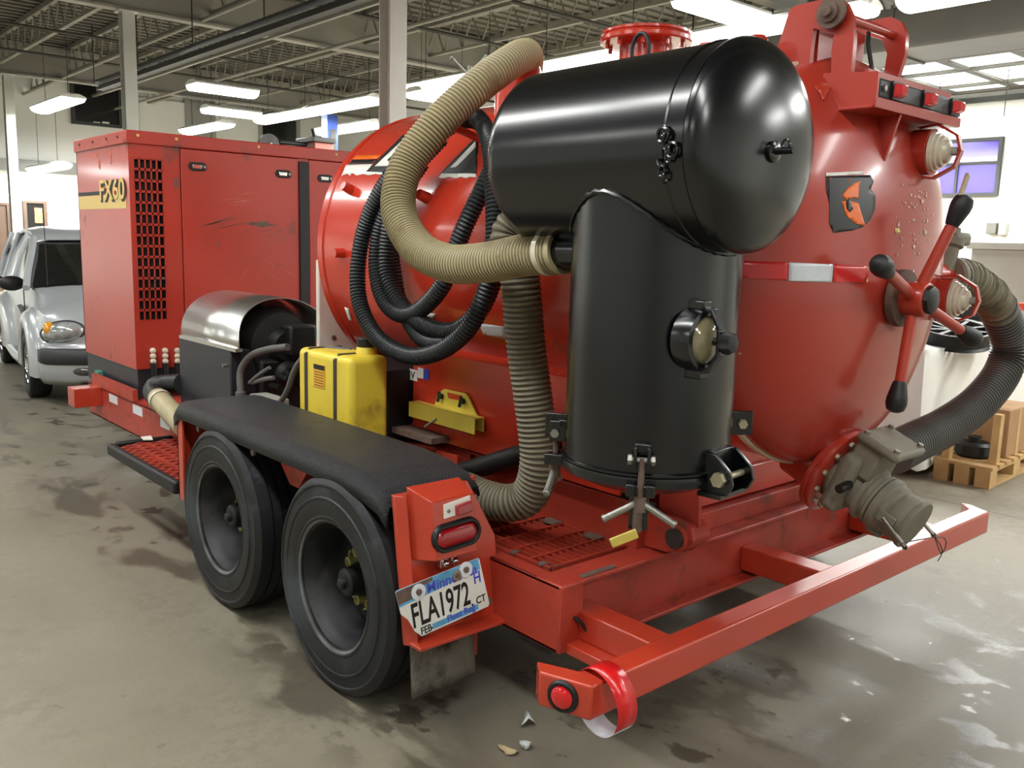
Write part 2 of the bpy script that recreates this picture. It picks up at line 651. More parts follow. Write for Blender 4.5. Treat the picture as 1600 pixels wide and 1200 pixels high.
def decal(pts, fn, step):
    """polygon in survey coordinates, cut fine enough to follow the curved surface fn"""
    mb = MB()
    vs = [mb.bm.verts.new((p[0], p[1], 0)) for p in pts]
    mb.bm.faces.new(vs)
    for ax in (0, 1):
        lo = min(p[ax] for p in pts)
        hi = max(p[ax] for p in pts)
        k = lo + step
        while k < hi:
            co = V(k, 0, 0) if ax == 0 else V(0, k, 0)
            no = V(1, 0, 0) if ax == 0 else V(0, 1, 0)
            bmesh.ops.bisect_plane(mb.bm, geom=mb.bm.verts[:] + mb.bm.edges[:] + mb.bm.faces[:], plane_co=co, plane_no=no)
            k += step
    for v in mb.bm.verts:
        v.co = fn(v.co.x, v.co.y)
    return mb


# ================================================================== THE BUILDING
X0, X1, Y0, Y1, ZC = -9.0, 15.0, -7.0, 26.0, 5.75
struct('floor', MB().box((X0 - .3, Y0 - .3, -.2), (X1 + .3, Y1 + .3, 0)), 'floor')
ceiling = struct('ceiling', MB().box((X0 - .3, Y0 - .3, ZC), (X1 + .3, Y1 + .3, ZC + .15)), 'deck')
# trapezoid ribs of the roof deck, across the joists
mb = MB()
y = Y0
while y < Y1:
    mb.box((X0, y, ZC - .04), (X1, y + .10, ZC))
    y += .30
o = mb.build('deck_ribs', 'deck', ceiling)
o['kind'] = 'stuff'

wall_back = struct('wall_back', MB().box((X0 - .3, Y1, 0), (X1 + .3, Y1 + .3, ZC)), 'wall')
wall_right = struct('wall_right', MB().box((X1, Y0, 0), (X1 + .3, Y1, ZC)), 'wall')
wall_left = struct('wall_left', MB().box((X0 - .3, Y0, 0), (X0, Y1, ZC)), 'wall')
wall_front = struct('wall_front', MB().box((X0, Y0 - .3, 0), (X1, Y0, ZC)), 'wall')
struct('trim_1', MB().box((X0, Y1 - .06, 3.05), (8.35, Y1, 3.35)), 'wall_band')

# joists along the building, girders across on the columns
mb = MB()
mb.box((-.045, Y0, 5.62), (.045, Y1, ZC - .04))
mb.box((-.04, Y0, 5.10), (.04, Y1, 5.15))
k = 0
y = Y0
while y < Y1 - .5:
    mb.beam((0, y, 5.13), (0, y + .28, 5.66), .022, .022)
    mb.beam((0, y + .28, 5.66), (0, y + .56, 5.13), .022, .022)
    y += .56
j0 = mb.build('roof_joist', 'joist', ceiling)
x = X0 + .8
first = True
xs = []
while x < X1 - .2:
    xs.append(x)
    x += 1.45
j0.location.x = xs[0]
for x in xs[1:]:
    c = clone(j0, ceiling)
    c.location = (x, 0, 0)
for gy in (-.1, 7.45, 14.75, 22.6):
    mb = MB()
    mb.box((X0, gy - .1, 4.92), (X1, gy + .1, 4.96)).box((X0, gy - .015, 4.96), (X1, gy + .015, 5.52)).box((X0, gy - .1, 5.52), (X1, gy + .1, 5.60))
    mb.build('roof_girder', 'girder', ceiling)
# cross bridging pipes and conduits under the deck
for gy, z in ((10.2, 5.0), (12.6, 5.02), (17.5, 5.0), (20.0, 5.0)):
    MB().cyl((X0, gy, z), (X1, gy, z), .03, n=8).build('ceiling_pipe', 'joist_dark', ceiling)
for gx, z in ((6.1, 4.98), (8.3, 4.86)):
    MB().cyl((gx, 2.5, z), (gx, Y1, z), .035, n=8).build('ceiling_pipe', 'girder', ceiling)

for i, (cx, cy, lab) in enumerate(((4.95, 7.45, 'pale steel column rising just behind the red tank'), (4.95, 14.75, 'pale steel column rising behind the tall red engine enclosure'),
                                   (5.0, 22.6, 'pale steel column standing behind the silver car roof'))):
    mb = MB()
    s = .095
    mb.box((cx - s, cy - s, 0), (cx + s, cy - s + .014, 4.92)).box((cx - s, cy + s - .014, 0), (cx + s, cy + s, 4.92))
    mb.box((cx - .007, cy - s + .014, 0), (cx + .007, cy + s - .014, 4.92))
    mb.box((cx - .15, cy - .15, 0), (cx + .15, cy + .15, .02)).box((cx - .14, cy - .14, 4.90), (cx + .14, cy + .14, 4.92))
    o = struct('column', mb, 'column', bevel=.004)
    tag(o, lab, 'column')

# dark enclosed conductor rail hung under the joists
t = thing('conductor_rail', 'long dark rail hanging below the roof joists above the red enclosure', 'rail', (5.2, 12, 4.5))
a = PX(220, 118, z=4.35)
xr = a.x
ye = PX(148, 139, z=4.35).y
MB().box((xr - .07, 6.2, 4.33), (xr + .07, ye, 4.37)).box((xr - .025, 6.2, 4.37), (xr + .025, ye, 4.43)).build('rail_body', 'rail_dark', t)
MB().box((xr - .10, 6.2, 4.47), (xr + .02, ye, 4.51)).build('upper_channel', 'rail_dark', t)
MB().box((xr + .10, 6.2, 4.30), (xr + .15, ye, 4.33)).build('side_strip', 'girder', t)
for hy in (7, 9.5, 12, 14.5, 17, 19.5):
    MB().cyl((xr, hy, 4.5), (xr, hy, 5.62), .012, n=6).build('hanger_rod', 'rail_dark', t)

# big dark duct, upper right
t = thing('air_duct', 'wide dark grey duct under the ceiling beyond the red tank', 'duct', (11.2, 5, 4.4))
MB().box((11.0, 1.0, 4.05), (11.9, 9.2, 4.55)).build('duct_body', 'duct', t, bevel=.01)
for hy in (1.6, 3.6, 5.6, 7.6, 9.0):
    MB().box((10.97, hy, 4.02), (11.93, hy + .04, 4.58)).build('duct_flange', 'duct', t)
    MB().cyl((11.45, hy + .02, 4.58), (11.45, hy + .02, ZC), .012, n=6).build('hanger_rod', 'cord', t)

# raised sectional door lying under the ceiling, with milky panes
t = thing('overhead_door', 'raised overhead door with milky panes lying flat under the ceiling', 'garage door', (14, 6, 4.1))
zd = 4.15
cols = [(12.35, 13.0), (13.25, 14.25), (14.4, 14.9)]
rows_ = [(3.2, 4.55), (4.75, 5.45), (5.7, 6.35)]
fr = MB()
for x in (12.2, 13.12, 14.32, 14.92):
    fr.box((x - .05, 2.9, zd - .05), (x + .05, 6.9, zd + .05))
for y in (2.9, 4.65, 5.57, 6.5):
    fr.box((12.2, y - .06, zd - .045), (14.95, y + .06, zd + .045))
fr.build('door_frame', 'duct', t)
for cx0, cx1 in cols:
    for ry0, ry1 in rows_:
        MB().box((cx0, ry0, zd + .01), (cx1, ry1, zd + .02)).build('pane', 'bloom_glow', t) if False else MB().box((cx0 - .1, ry0 - .1, zd - .012), (cx1 + .05, ry1 + .1, zd + .012)).build('pane', 'pale_pane', t)
MB().box((12.1, 7.0, zd - .12), (14.98, 7.1, zd + .02)).build('end_track', 'rail_dark', t)
MB().box((14.93, 2.6, zd - .2), (14.99, 7.4, zd - .12)).build('side_track', 'rail_dark', t)

# ---- things on the far wall
yw = Y1 - .01


def wall_rect(u0, v0, u1, v1):
    a, b = PX(u0, v0, y=Y1), PX(u1, v1, y=Y1)
    return a.x, b.x, b.z, a.z


x0, x1, z0, z1 = wall_rect(113, 130, 184, 196)
w = struct('window_1', MB().box((x0, Y1 - .10, z0), (x1, Y1 - .03, z1)), 'window_dark')
fr = MB()
fr.box((x0 - .08, Y1 - .14, z0 - .08), (x1 + .08, Y1 - .02, z0)).box((x0 - .08, Y1 - .14, z1), (x1 + .08, Y1 - .02, z1 + .3))
fr.box((x0 - .08, Y1 - .14, z0), (x0, Y1 - .02, z1)).box((x1, Y1 - .14, z0), (x1 + .08, Y1 - .02, z1))
fr.build('window_frame', 'window_frame', w)
for u in (146, 160):
    a, b = PX(u, 190, y=Y1 - .12), PX(u + 11, 197, y=Y1 - .12)
    MB().box((a.x, Y1 - .13, b.z), (b.x, Y1 - .10, a.z)).build('paper_notice', 'decal_white', w)
x0, x1, z0, z1 = wall_rect(40, 317, 58, 372)
x1 = x0 + .40
d = struct('door_1', MB().box((x0, Y1 - .06, 0), (x1, Y1 - .01, z1)), 'window_dark')  # dark slab stands in for the unlit interior behind this doorway
MB().box((x0 + .18, Y1 - .09, z1 - .50), (x1 - .04, Y1 - .06, z1 - .12)).build('notice', 'poster', d)
MB().box((x0 - .08, Y1 - .10, 0), (x0, Y1 - .005, z1 + .06)).box((x1, Y1 - .10, 0), (x1 + .08, Y1 - .005, z1 + .06)).box((x0, Y1 - .10, z1), (x1, Y1 - .005, z1 + .06)).build('door_frame', 'door_brown', d)
x0, x1, z0, z1 = wall_rect(-8, 320, 12, 372)
d = struct('door_2', MB().box((x0, Y1 - .06, 0), (x1, Y1 - .01, z1)), 'door_brown')
MB().box((x0 - .08, Y1 - .10, 0), (x0, Y1 - .005, z1 + .06)).box((x1, Y1 - .10, 0), (x1 + .08, Y1 - .005, z1 + .06)).box((x0, Y1 - .10, z1), (x1, Y1 - .005, z1 + .06)).build('door_frame', 'door_brown', d)
# pale panelled bay and dark opening further along the far wall
for i, (u0, v0, u1, v1, mm) in enumerate(((214, 152, 289, 205, 'wall'), (293, 158, 330, 215, 'wall_band'), (334, 163, 404, 225, 'wall'), (407, 172, 460, 240, 'window_dark'), (466, 178, 502, 245, 'wall'))):
    x0, x1, z0, z1 = wall_rect(u0, v0, u1, v1)
    w = struct('window_%d' % (i + 2), MB().box((x0, Y1 - .08, 1.2), (min(x1, X1 - .05), Y1 - .03, z1)), mm)
    MB().box((x0 - .12, Y1 - .12, 1.2), (x0, Y1 - .02, z1 + .06)).build('window_frame', 'wall_band', w)

# right wall: violet window, socket box, ledge
a, b = PX(1462, 226, x=X1), PX(1556, 301, x=X1)
w = struct('window_7', MB().box((X1 - .06, b.y, b.z), (X1 - .02, a.y + .6, a.z)), 'purple_glass')
fr = MB()
ym, zm = PX(1500, 250, x=X1).y, PX(1520, 256, x=X1).z
for q0, q1, r0, r1 in ((b.y - .05, a.y + .65, a.z, a.z + .05), (b.y - .05, a.y + .65, b.z - .05, b.z), (b.y - .05, b.y, b.z, a.z), (a.y + .6, a.y + .65, b.z, a.z), (ym - .02, ym + .02, b.z, a.z), (b.y, a.y + .6, zm - .02, zm + .02)):
    fr.box((X1 - .09, q0, r0), (X1 - .01, q1, r1))
fr.build('window_frame', 'window_frame', w)
a, b = PX(1542, 348, x=X1 - .1), PX(1572, 366, x=X1 - .1)
t = thing('socket_box', 'small grey electrical box on the white wall above the grey cabinet', 'socket', (X1 - .05, a.y, b.z))
MB().box((X1 - .12, (a.y + b.y) / 2, b.z), (X1, a.y, a.z)).build('box', 'duct', t, bevel=.01)
MB().box((X1 - .15, b.y, b.z - .02), (X1, (a.y + b.y) / 2 - .04, a.z + .02)).build('conduit_body', 'grey_cab', t, bevel=.02)
struct('trim_2', MB().box((X1 - .12, 3.0, 1.15), (X1, 12, 1.30)).box((X1 - .06, 3.0, .95), (X1, 12, 1.0)), 'wall_band')


# ---- fluorescent fixtures
def make_fixture():
    mb = MB()
    L = 1.2
    prof = [(-.25, .02), (-.24, .05), (-.12, .10), (.12, .10), (.24, .05), (.25, .02)]
    mb.prism([(x, -L, z) for x, z in prof], (0, 2 * L, 0))
    body = mb.build('reflector', 'lamp_body', None, angle=20)
    shells = []
    m_ = MB()
    pr = [(-.23, .03), (-.235, .0), (-.20, -.05), (-.12, -.085), (0, -.095), (.12, -.085), (.20, -.05), (.235, .0), (.23, .03)]
    m_.prism([(x, -L + .02, z) for x, z in pr], (0, 2 * L - .04, 0))
    shells.append(m_.build('bloom_shell', 'bloom_glow', angle=60))  # added glowing shell, made wide to imitate the bloom round bare lamps
    cords = []
    for yy in (-.85, .85):
        cords.append(MB().cyl((0, yy, .09), (0, yy, 1.45), .006, n=5).build('hanging_cord', 'cord'))
    box = MB().box((-.05, -L - .03, .01), (.05, -L + .02, .085)).build('end_cap', 'lamp_body', bevel=.006)
    return [body, box] + shells + cords


fix_parts = make_fixture()
fixed = [0]


def fixture(x, y, z, along='y', label='', power=1.0, half=False, group='fluorescent fixtures hanging from the roof'):
    t = thing('ceiling_light', label, 'ceiling light', (x, y, z), group)
    rz = 0 if along == 'y' else PI / 2
    t.rotation_euler.z = rz
    if along == 'x':
        t.scale.y = .5
    for p in fix_parts:
        q = p if fixed[0] == 0 else p.copy()
        if fixed[0]:
            COL.objects.link(q)
        q.parent = t
        q.matrix_parent_inverse = Matrix.Identity(4)
    fixed[0] += 1
    ld = bpy.data.lights.new('fluorescent_light', 'AREA')
    ld.shape = 'RECTANGLE'
    ld.size = .40
    ld.size_y = 2.3
    ld.energy = LAMP_W * power * (2.4 if y > 14 else 2.3 if x > 8 else .55)
    ld.color = (.99, 1.0, .975)
    lo = bpy.data.objects.new('fluorescent_light', ld)
    COL.objects.link(lo)
    lo.parent = t
    lo.location = (0, 0, -.105)
    return t


far = 'low white fluorescent fixture near the far left wall, beyond the picture'
for (x, y) in ((-3.4, 23.0), (-6.4, 23.0)):
    fixture(x, y, 3.1, 'x', far)
out = 'white fluorescent fixture of the row over the bay, beyond the picture'
fixture(9.55, 18.55, 4.2, 'y', 'far half of the long twin fixture glowing above the enclosure roof')
fixture(9.55, 16.05, 4.2, 'y', 'near half of the long twin fixture glowing above the enclosure roof')
fixture(9.5, 9.35, 4.2, 'y', 'bright fixture between the beige hose end and the red tank neck')
fixture(9.5, 6.3, 4.2, 'y', 'bright fixture right of the red tank neck, above the black drum')
fixture(9.6, 3.6, 4.2, 'y', 'bright fixture behind the tall red hinge brackets')
fixture(7.1, 16.2, 4.2, 'x', 'upper of the two crosswise fixtures over the red enclosure')
fixture(8.5, 19.0, 4.2, 'x', 'lower of the two crosswise fixtures over the red enclosure')
fixture(9.3, 22.3, 4.2, 'y', 'fixture appearing to touch the red enclosure roof edge')
fixture(5.55, 21.0, 4.2, 'y', 'fixture hanging beside the dark wall window, far left')
fixture(8.55, 6.35, 4.2, 'x', 'short looking fixture at the top edge above the black drum')
a = PX(690, 152, z=4.0)
fixture(a.x, a.y, 4.0, 'x', 'lower fixture peeking out left of the beige hose')
a = PX(712, 126, z=4.2)
fixture(a.x, a.y, 4.2, 'y', 'fixture behind the wing nut clamp on the tank top')
a = PX(545, 200, z=4.0)
fixture(a.x, a.y, 4.0, 'y', 'dim fixture beside the blue lift post')
a = PX(75, 262, z=3.1)
fixture(a.x, a.y, 3.1, 'y', 'low glaring fixture left of the red enclosure')
fixture(13.2, 4.2, 3.35, 'y', 'fixture in front of the violet window', .5)
fixture(13.2, 6.8, 3.35, 'y', 'fixture on the white wall side, partly behind the float ball cage', .6)
fixture(13.0, 9.6, 3.35, 'y', 'fixture on the white wall side hidden by the tank', 1.2)
fixture(13.55, 4.6, 4.95, 'y', 'fixture added above the raised door to brighten its milky panes')  # both lamps over the raised door are added to brighten its panes
fixture(13.55, 6.6, 4.95, 'y', 'fixture added above the far end of the raised door to light its panes')
for (x, y) in ((.1, -3.6), (.1, -.4), (.1, 2.6), (.1, 5.2), (.1, 8.4), (.1, 12.5), (-5.0, -2.0), (-5.0, 3.0), (-5.0, 8.0), (-5.0, 14.0), (5.2, -2.4), (9.5, -.4), (9.5, -4.0)):
    fixture(x, y, 4.2, 'y', out)


# ================================================================== THE TRAILER
XC = 2.93               # centre line
FL, FR = 1.90, 3.96     # frame sides
FY = 1.89               # rear of the frame
FT, FB = .53, .305      # frame top and bottom
trailer = thing('trailer', 'red tandem axle trailer carrying the vacuum tank and engine enclosure', 'trailer', (XC, 3.1, 0))


def channel_y(x, sgn, y0, y1):
    mb = MB()
    mb.box((x, y0, FB), (x + sgn * .012, y1, FT))
    mb.box((x, y0, FT - .014), (x + sgn * .07, y1, FT)).box((x, y0, FB), (x + sgn * .07, y1, FB + .014))
    return mb


rail_l = channel_y(FL, 1, FY, 6.75).build('frame_rail', 'red_frame', trailer, bevel=.004)
channel_y(FR, -1, FY, 6.75).build('frame_rail', 'red_frame', trailer, bevel=.004)
mb = MB()
mb.box((FL + .02, FY + .05, FB), (FR - .02, FY + .062, FT)).box((FL, FY, FT - .014), (FR, FY + .12, FT + .002)).box((FL + .04, FY - .01, FB), (FR - .02, FY + .10, FB + .014))
mb.box((FL - .001, FY - .002, FB), (FL + .10, FY + .014, FT))
mb.build('rear_cross_beam', 'red_frame', trailer, bevel=.004)
MB().box((FL + .11, FY + .012, FT + .002), (FL + .27, FY + .035, FT + .006)).build('worn_patch', 'rust', trailer)
for y in (2.95, 3.9, 4.9, 6.0, 6.7):
    MB().box((FL + .07, y - .03, FB + .02), (FR - .07, y + .03, FT - .02)).build('cross_member', 'red_frame', trailer)
# inner longitudinal rail that carries the tank cradle
IX = 2.36
MB().box((IX, 1.98, FT - .02), (IX + .06, 4.1, .70)).build('inner_rail', 'red_frame', trailer, bevel=.004)
MB().box((3.50 - .06, 1.98, FT - .02), (3.50, 4.1, .70)).build('inner_rail', 'red_frame', trailer, bevel=.004)
MB().box((2.5, FY + .07, FT), (3.5, FY + .13, FT + .075)).build('sill_bar', 'red_frame', trailer, bevel=.004)
MB().box((IX + .06, FY + .14, FT - .01), (3.44, 4.0, FT)).build('deck_plate', 'red_frame', trailer)
# open deck grating beside the tank
g = MB()
gx0, gx1, gy0, gy1 = FL + .09, IX - .005, FY + .14, 3.0
x = gx0
while x < gx1:
    g.box((x - .002, gy0, FT - .03), (x + .002, gy1, FT + .004))
    x += .033
y = gy0
while y <= gy1 + .001:
    g.box((gx0, y - .004, FT - .008), (gx1, y + .004, FT + .007))
    y += .105
g.box((gx0 - .012, gy0, FT - .03), (gx0, gy1, FT + .006)).box((gx0, gy1, FT - .03), (gx1, gy1 + .01, FT + .006))
g.build('deck_grating', 'red_frame', trailer)
for i in range(7):
    yy = gy0 + .03 + i * .14
    MB().box((gx0 - .02, yy, FT + .003), (gx0 + .012, yy + .022, FT + .010)).build('grating_clip', 'rust', trailer)
for i in range(4):
    yy = gy0 + .10 + i * .22
    MB().box((gx1 - .05, yy, FT + .004), (gx1, yy + .07, FT + .010)).build('grating_clip', 'rust', trailer)
# smooth deck further forward
MB().box((FL + .07, 3.02, FT - .012), (FR - .07, 5.86, FT)).build('deck_plate', 'red_frame', trailer)

# ---- bumper
BZ0, BZ1, BY0, BY1 = .330, .432, 1.517, 1.60
bl0, bl1 = PX(912, 1080, z=BZ1).x, 4.30
pts = [(1.60, 1.665), (bl0 + .035, BY0), (bl1, BY0), (bl1 + .055, BY0 + .10), (bl1 + .055, BY0 + .15), (bl1 - .03, BY1), (bl0 + .075, BY1), (1.64, 1.72)]
mb = MB()
mb.prism([(x, y, BZ0) for x, y in pts], (0, 0, BZ1 - BZ0))
mb.build('bumper', 'red_bright', trailer, bevel=.008, seg=3)
for ax in (1.985, 2.95, 3.80):
    MB().box((ax, BY1 - .01, BZ0 + .004), (ax + .10, FY + .05, BZ1 - .002)).build('bumper_arm', 'red_bright', trailer, bevel=.006)
MB().box((1.93, BY1 + .02, BZ0 - .03), (2.0, FY + .03, BZ0 + .005)).build('bumper_gusset', 'red_bright', trailer, bevel=.004)
# round marker lamp on the mitred bumper end
p0, p1 = V(1.60, 1.665, 0), V(bl0 + .035, BY0, 0)
dirn = (p1 - p0).normalized()
nrm = V(dirn.y, -dirn.x, 0)
if nrm.x > 0:
    nrm = -nrm
c = (p0 + p1) / 2 + V(0, 0, (BZ0 + BZ1) / 2) - dirn * .004
lamp = MB().lathe([(.046, -.004), (.047, .004), (.042, .012), (.034, .012), (.030, .006), (0, .006)], c, nrm, 28).build('marker_grommet', 'grommet', trailer)
MB().lathe([(.032, .004), (.032, .012), (.026, .018), (.012, .021), (0, .022)], c, nrm, 28).build('marker_lens', 'lens_red', lamp)
# wire out of the frame end
mb = MB()
smooth_tube(mb, [(FL + .06, FY + .01, .415), (FL + .065, FY - .02, .41), (FL + .085, FY - .03, .38), (FL + .10, FY - .05, .352), (FL + .10, FY - .12, .34), (FL + .09, 1.66, .335)], .006, 6)
mb.lathe([(.012, 0), (.012, .012)], (FL + .06, FY + .015, .415), (0, -1, 0), 12)
mb.build('lamp_wire', 'grommet', trailer)

# ---- reflective squares on the rail
for (u0, v0, u1, v1) in ((171, 616, 184, 631), (208, 633, 223, 650), (251, 653, 266, 672)):
    a, b = PX(u0, v0, x=FL), PX(u1, v1, x=FL)
    MB().box((FL - .003, b.y, (a.z + b.z) / 2 - .028), (FL + .001, a.y, (a.z + b.z) / 2 + .028)).build('reflector', 'tape_white', trailer)
a = PX(184, 618, x=FL)
MB().box((FL - .012, 5.78, FT), (FL + .02, 6.62, FT + .075)).build('rail_lip', 'red_frame', trailer)
a = PX(160, 618, x=FL - .06)
MB().box((FL - .18, 6.45, .40), (FL + .002, 6.60, .53)).build('corner_bracket', 'red_bright', trailer, bevel=.004)
MB().box((FL + .02, 6.58, .54), (FL + .09, 6.66, .62)).build('front_lug', 'teal', trailer)
# drawbar, out of sight in front
MB().beam((FL + .1, 6.7, .42), (XC, 7.9, .45), .09, .15).build('drawbar', 'red_frame', trailer)
MB().beam((FR - .1, 6.7, .42), (XC, 7.9, .45), .09, .15).build('drawbar', 'red_frame', trailer)
MB().cyl((XC, 7.7, 0.0), (XC, 7.7, .7), .045, n=14).build('jack_stand', 'black', trailer)

# ---- step
st = node('step', trailer)
sx0, sy0, sy1, sz = 1.535, 4.17, 5.17, .415
mb = MB()
mb.box((sx0, sy0, sz - .06), (sx0 + .04, sy1, sz + .005)).box((sx0 + .04, sy1 - .03, sz - .05), (FL, sy1, sz + .012))
mb.build('step_edge', 'black', st, bevel=.012)
mb = MB()
nx, ny = 4, 13
for i in range(nx):
    for j in range(ny):
        cx = sx0 + .06 + (FL - .02 - sx0 - .06) * (i + .5) / nx
        cy = sy0 + .02 + (sy1 - .06 - sy0) * (j + (i % 2) * .5) / ny
        w, h = .052, .034
        q = [V(cx - w, cy, sz - .008), V(cx, cy + h, sz - .006), V(cx + w, cy, sz - .008), V(cx, cy - h, sz - .004)]
        for a, b in zip(q, q[1:] + q[:1]):
            mb.beam(a, b, .011, .010)
mb.build('expanded_mesh', 'red_frame', st)
MB().box((sx0 + .04, sy0, sz - .05), (FL, sy0 + .015, sz - .015)).build('step_rib', 'red_frame', st)
MB().box((sx0 + .1, sy0 + .02, FB - .01), (sx0 + .14, sy1 - .05, sz - .03)).build('step_stay', 'red_frame', st)

# ---- fender
FX0, FX1 = 1.53, 1.90
FTZ = .815
fd = node('fender', trailer)
prof = [(4.10, FTZ - .03), (4.05, FTZ + .008), (3.95, FTZ + .015), (2.62, FTZ + .015), (2.47, FTZ + .005), (2.36, FTZ - .02), (2.31, FTZ - .055)]
rows = []
for y, z in prof:
    rows.append([V(FX0 - .004, y, z - .075), V(FX0 - .006, y, z - .03), V(FX0 + .004, y, z - .008), V(FX0 + .03, y, z + .003), V((FX0 + FX1) / 2, y, z + .006), V(FX1 - .01, y, z + .003), V(FX1, y, z - .03)])
MB().grid(rows).build('fender_top', 'fender_black', fd, solid=.012, angle=60)
MB().box((FX0, 4.075, .36), (FX1, 4.09, FTZ - .02)).box((FX0, 4.03, .36), (FX0 + .012, 4.09, FTZ - .02)).build('fender_front_plate', 'red_bright', fd, bevel=.003)
MB().prism([(FX1 - .012, 4.07, .70), (FX1 - .012, 4.07, FTZ - .02), (FX1 - .012, 2.33, FTZ - .02), (FX1 - .012, 2.33, .40), (FX1 - .012, 2.6, .53), (FX1 - .012, 3.9, .53)], (.012, 0, 0)).build('fender_inner_plate', 'red_frame', fd)
mb = MB()
mb.prism([(FX0 + .10, 3.36, FTZ - .02), (FX0 + .10, 2.94, FTZ - .02), (FX0 + .10, 3.10, .62), (FX0 + .10, 3.17, .62)], (.25, 0, 0))
mb.build('fender_wedge', 'red_frame', fd)
for y in (3.85, 3.30):
    MB().lathe([(.016, 0), (.016, .01), (0, .012)], (FX0 + .012, y, FTZ - .075), (-1, 0, 0), 10).build('fender_bolt', 'rust', fd)

# rear plate of the fender, leaning a little, with lamp box, number plate and flap
rp = node('tail_plate', trailer)
yb, yt, zb, zt = 2.212, 2.285, .322, .800


def RP(x, z, out=0.0):
    """a point on the leaning tail plate"""
    t = (z - zb) / (zt - zb)
    return V(x, yb + (yt - yb) * t - out, z - out * .12)


q = MB()
q.prism([RP(FX0, zb), RP(FX1 + .03, zb), RP(FX1 + .03, .60), RP(FX0 + .30, zt), RP(FX0, zt)], (0, .012, 0))
q.build('plate_sheet', 'red_bright', rp, bevel=.002)
q = MB()
q.prism([RP(FX0, zb, .0), RP(FX0 + .035, zb, .028), RP(FX0 + .035, zt, .022), RP(FX0, zt, 0)], (.0, .010, 0))
q.build('edge_flange', 'red_bright', rp, bevel=.004)
q = MB()
q.prism([RP(FX0 + .01, zb), RP(FX0 + .02, zb, .055), RP(FX1 + .03, zb, .055), RP(FX1 + .03, zb)], (0, 0, .012))
q.prism([RP(FX1 + .018, zb, .0), RP(FX1 + .018, zb, .055), RP(FX1 + .018, zb + .07, .055), RP(FX1 + .018, zb + .07, 0)], (.012, 0, 0))
q.build('bottom_shelf', 'red_bright', rp, bevel=.002)
# lamp box standing proud
bx0, bx1, bz0, bz1, bo = FX0 + .05, FX0 + .265, .60, .80, .075
q = MB()
f_ = [RP(bx0 + .045, bz0, bo), RP(bx1, bz0, bo), RP(bx1, bz1 - .012, bo), RP(bx0 + .045, bz1 - .012, bo)]
b_ = [RP(bx0, bz0 - .015, 0), RP(bx1, bz0 - .015, 0), RP(bx1, bz1 + .02, 0), RP(bx0, bz1 + .02, 0)]
q.faces(f_ + b_, [(0, 1, 2, 3), (7, 6, 5, 4), (0, 4, 5, 1), (1, 5, 6, 2), (2, 6, 7, 3), (3, 7, 4, 0)])
q.build('lamp_box', 'red_bright', rp, bevel=.003)


def stadium(cx, cz, hw, hh, out, rows, name, m, parent, tilt=0.0):
    """rows: (inset, extra depth) rings of a rounded slot, last one closed"""
    mb = MB()
    R = []
    n = 12
    for ins, dep in rows:
        ring = []
        r = hh - ins
        for side in (1, -1):
            for k in range(n + 1):
                a = -PI / 2 + PI * k / n
                ring.append(((hw - hh) * side + r * math.cos(a) * side, r * math.sin(a) * side))
        ct, st_ = math.cos(tilt), math.sin(tilt)
        R.append([RP(cx + px * ct - pz * st_, cz + px * st_ + pz * ct, out + dep) for px, pz in ring])
    mb.grid(R, closed=True)
    mb.bm.faces.new(mb.bm.verts[-len(R[-1]):] if False else [v for v in list(mb.bm.verts)[-len(R[-1]):]])
    return mb.build(name, m, parent, angle=50)


lc = (bx0 + .045 + bx1) / 2
ring = stadium(lc, .672, .098, .045, bo, [(0, -.002), (.001, .010), (.006, .014), (.012, .013), (.015, .004), (.017, .002)], 'tail_lamp_grommet', 'grommet', rp, .05)
stadium(lc, .672, .082, .029, bo, [(0, .002), (0, .008), (.006, .013), (.014, .015)], 'tail_lamp_lens', 'lens_red_dark', rp, .05)
q = MB()
mx, mz = lc + .012, .752
q.prism([RP(mx - .056, mz - .022, bo), RP(mx + .052, mz - .014, bo), RP(mx + .054, mz + .034, bo), RP(mx - .054, mz + .022, bo)], (0, -.004, 0))
q.build('marker_bracket', 'decal_white', rp)
q = MB()
q.prism([RP(mx - .014, mz - .017, bo + .004), RP(mx + .046, mz - .011, bo + .004), RP(mx + .048, mz + .022, bo + .004), RP(mx - .012, mz + .014, bo + .004)], (0, -.018, 0))
q.build('marker_lens', 'lens_red_dark', rp, bevel=.003)
q = MB()
q.lathe([(.007, 0), (.006, .004), (0, .005)], RP(mx - .038, mz, bo + .004), (0, -1, 0), 8)
q.build('bracket_screw', 'galv', rp)
# chrome number plate lamp
q = MB()
pc = RP(1.70, .565, .0)
q.box((pc.x - .032, pc.y - .035, pc.z - .020), (pc.x + .034, pc.y, pc.z + .026))
q.build('plate_lamp', 'chrome', rp, bevel=.005)
for s in (-.012, .026):
    MB().ball((pc.x + s, pc.y - .036, pc.z - .004), .014, 12, 8).build('plate_lamp_lens', 'chrome', rp)

# ---- number plate: slightly tilted sheet with a torn lower corner
TL, TR, BR, BL = PX(617, 924, y=2.175), PX(748, 871, y=2.165), PX(765, 946, y=2.150), PX(650, 981, y=2.155)
ax_r = (TR - TL)
ax_d = (BR - TR)
lp = node('number_plate', trailer)


def LP(s, t, out=0.0):
    """s right 0..1, t down 0..1"""
    p = TL + ax_r * s + ax_d * t
    n = ax_r.cross(ax_d).normalized()
    if n.y > 0:
        n = -n
    return p + n * out


def plate_piece(name, pts, m, out, th=.0015):
    n = LP(0, 0, 1) - LP(0, 0, 0)
    return MB().prism([LP(s, t, out) for s, t in pts], n * th).build(name, m, lp)


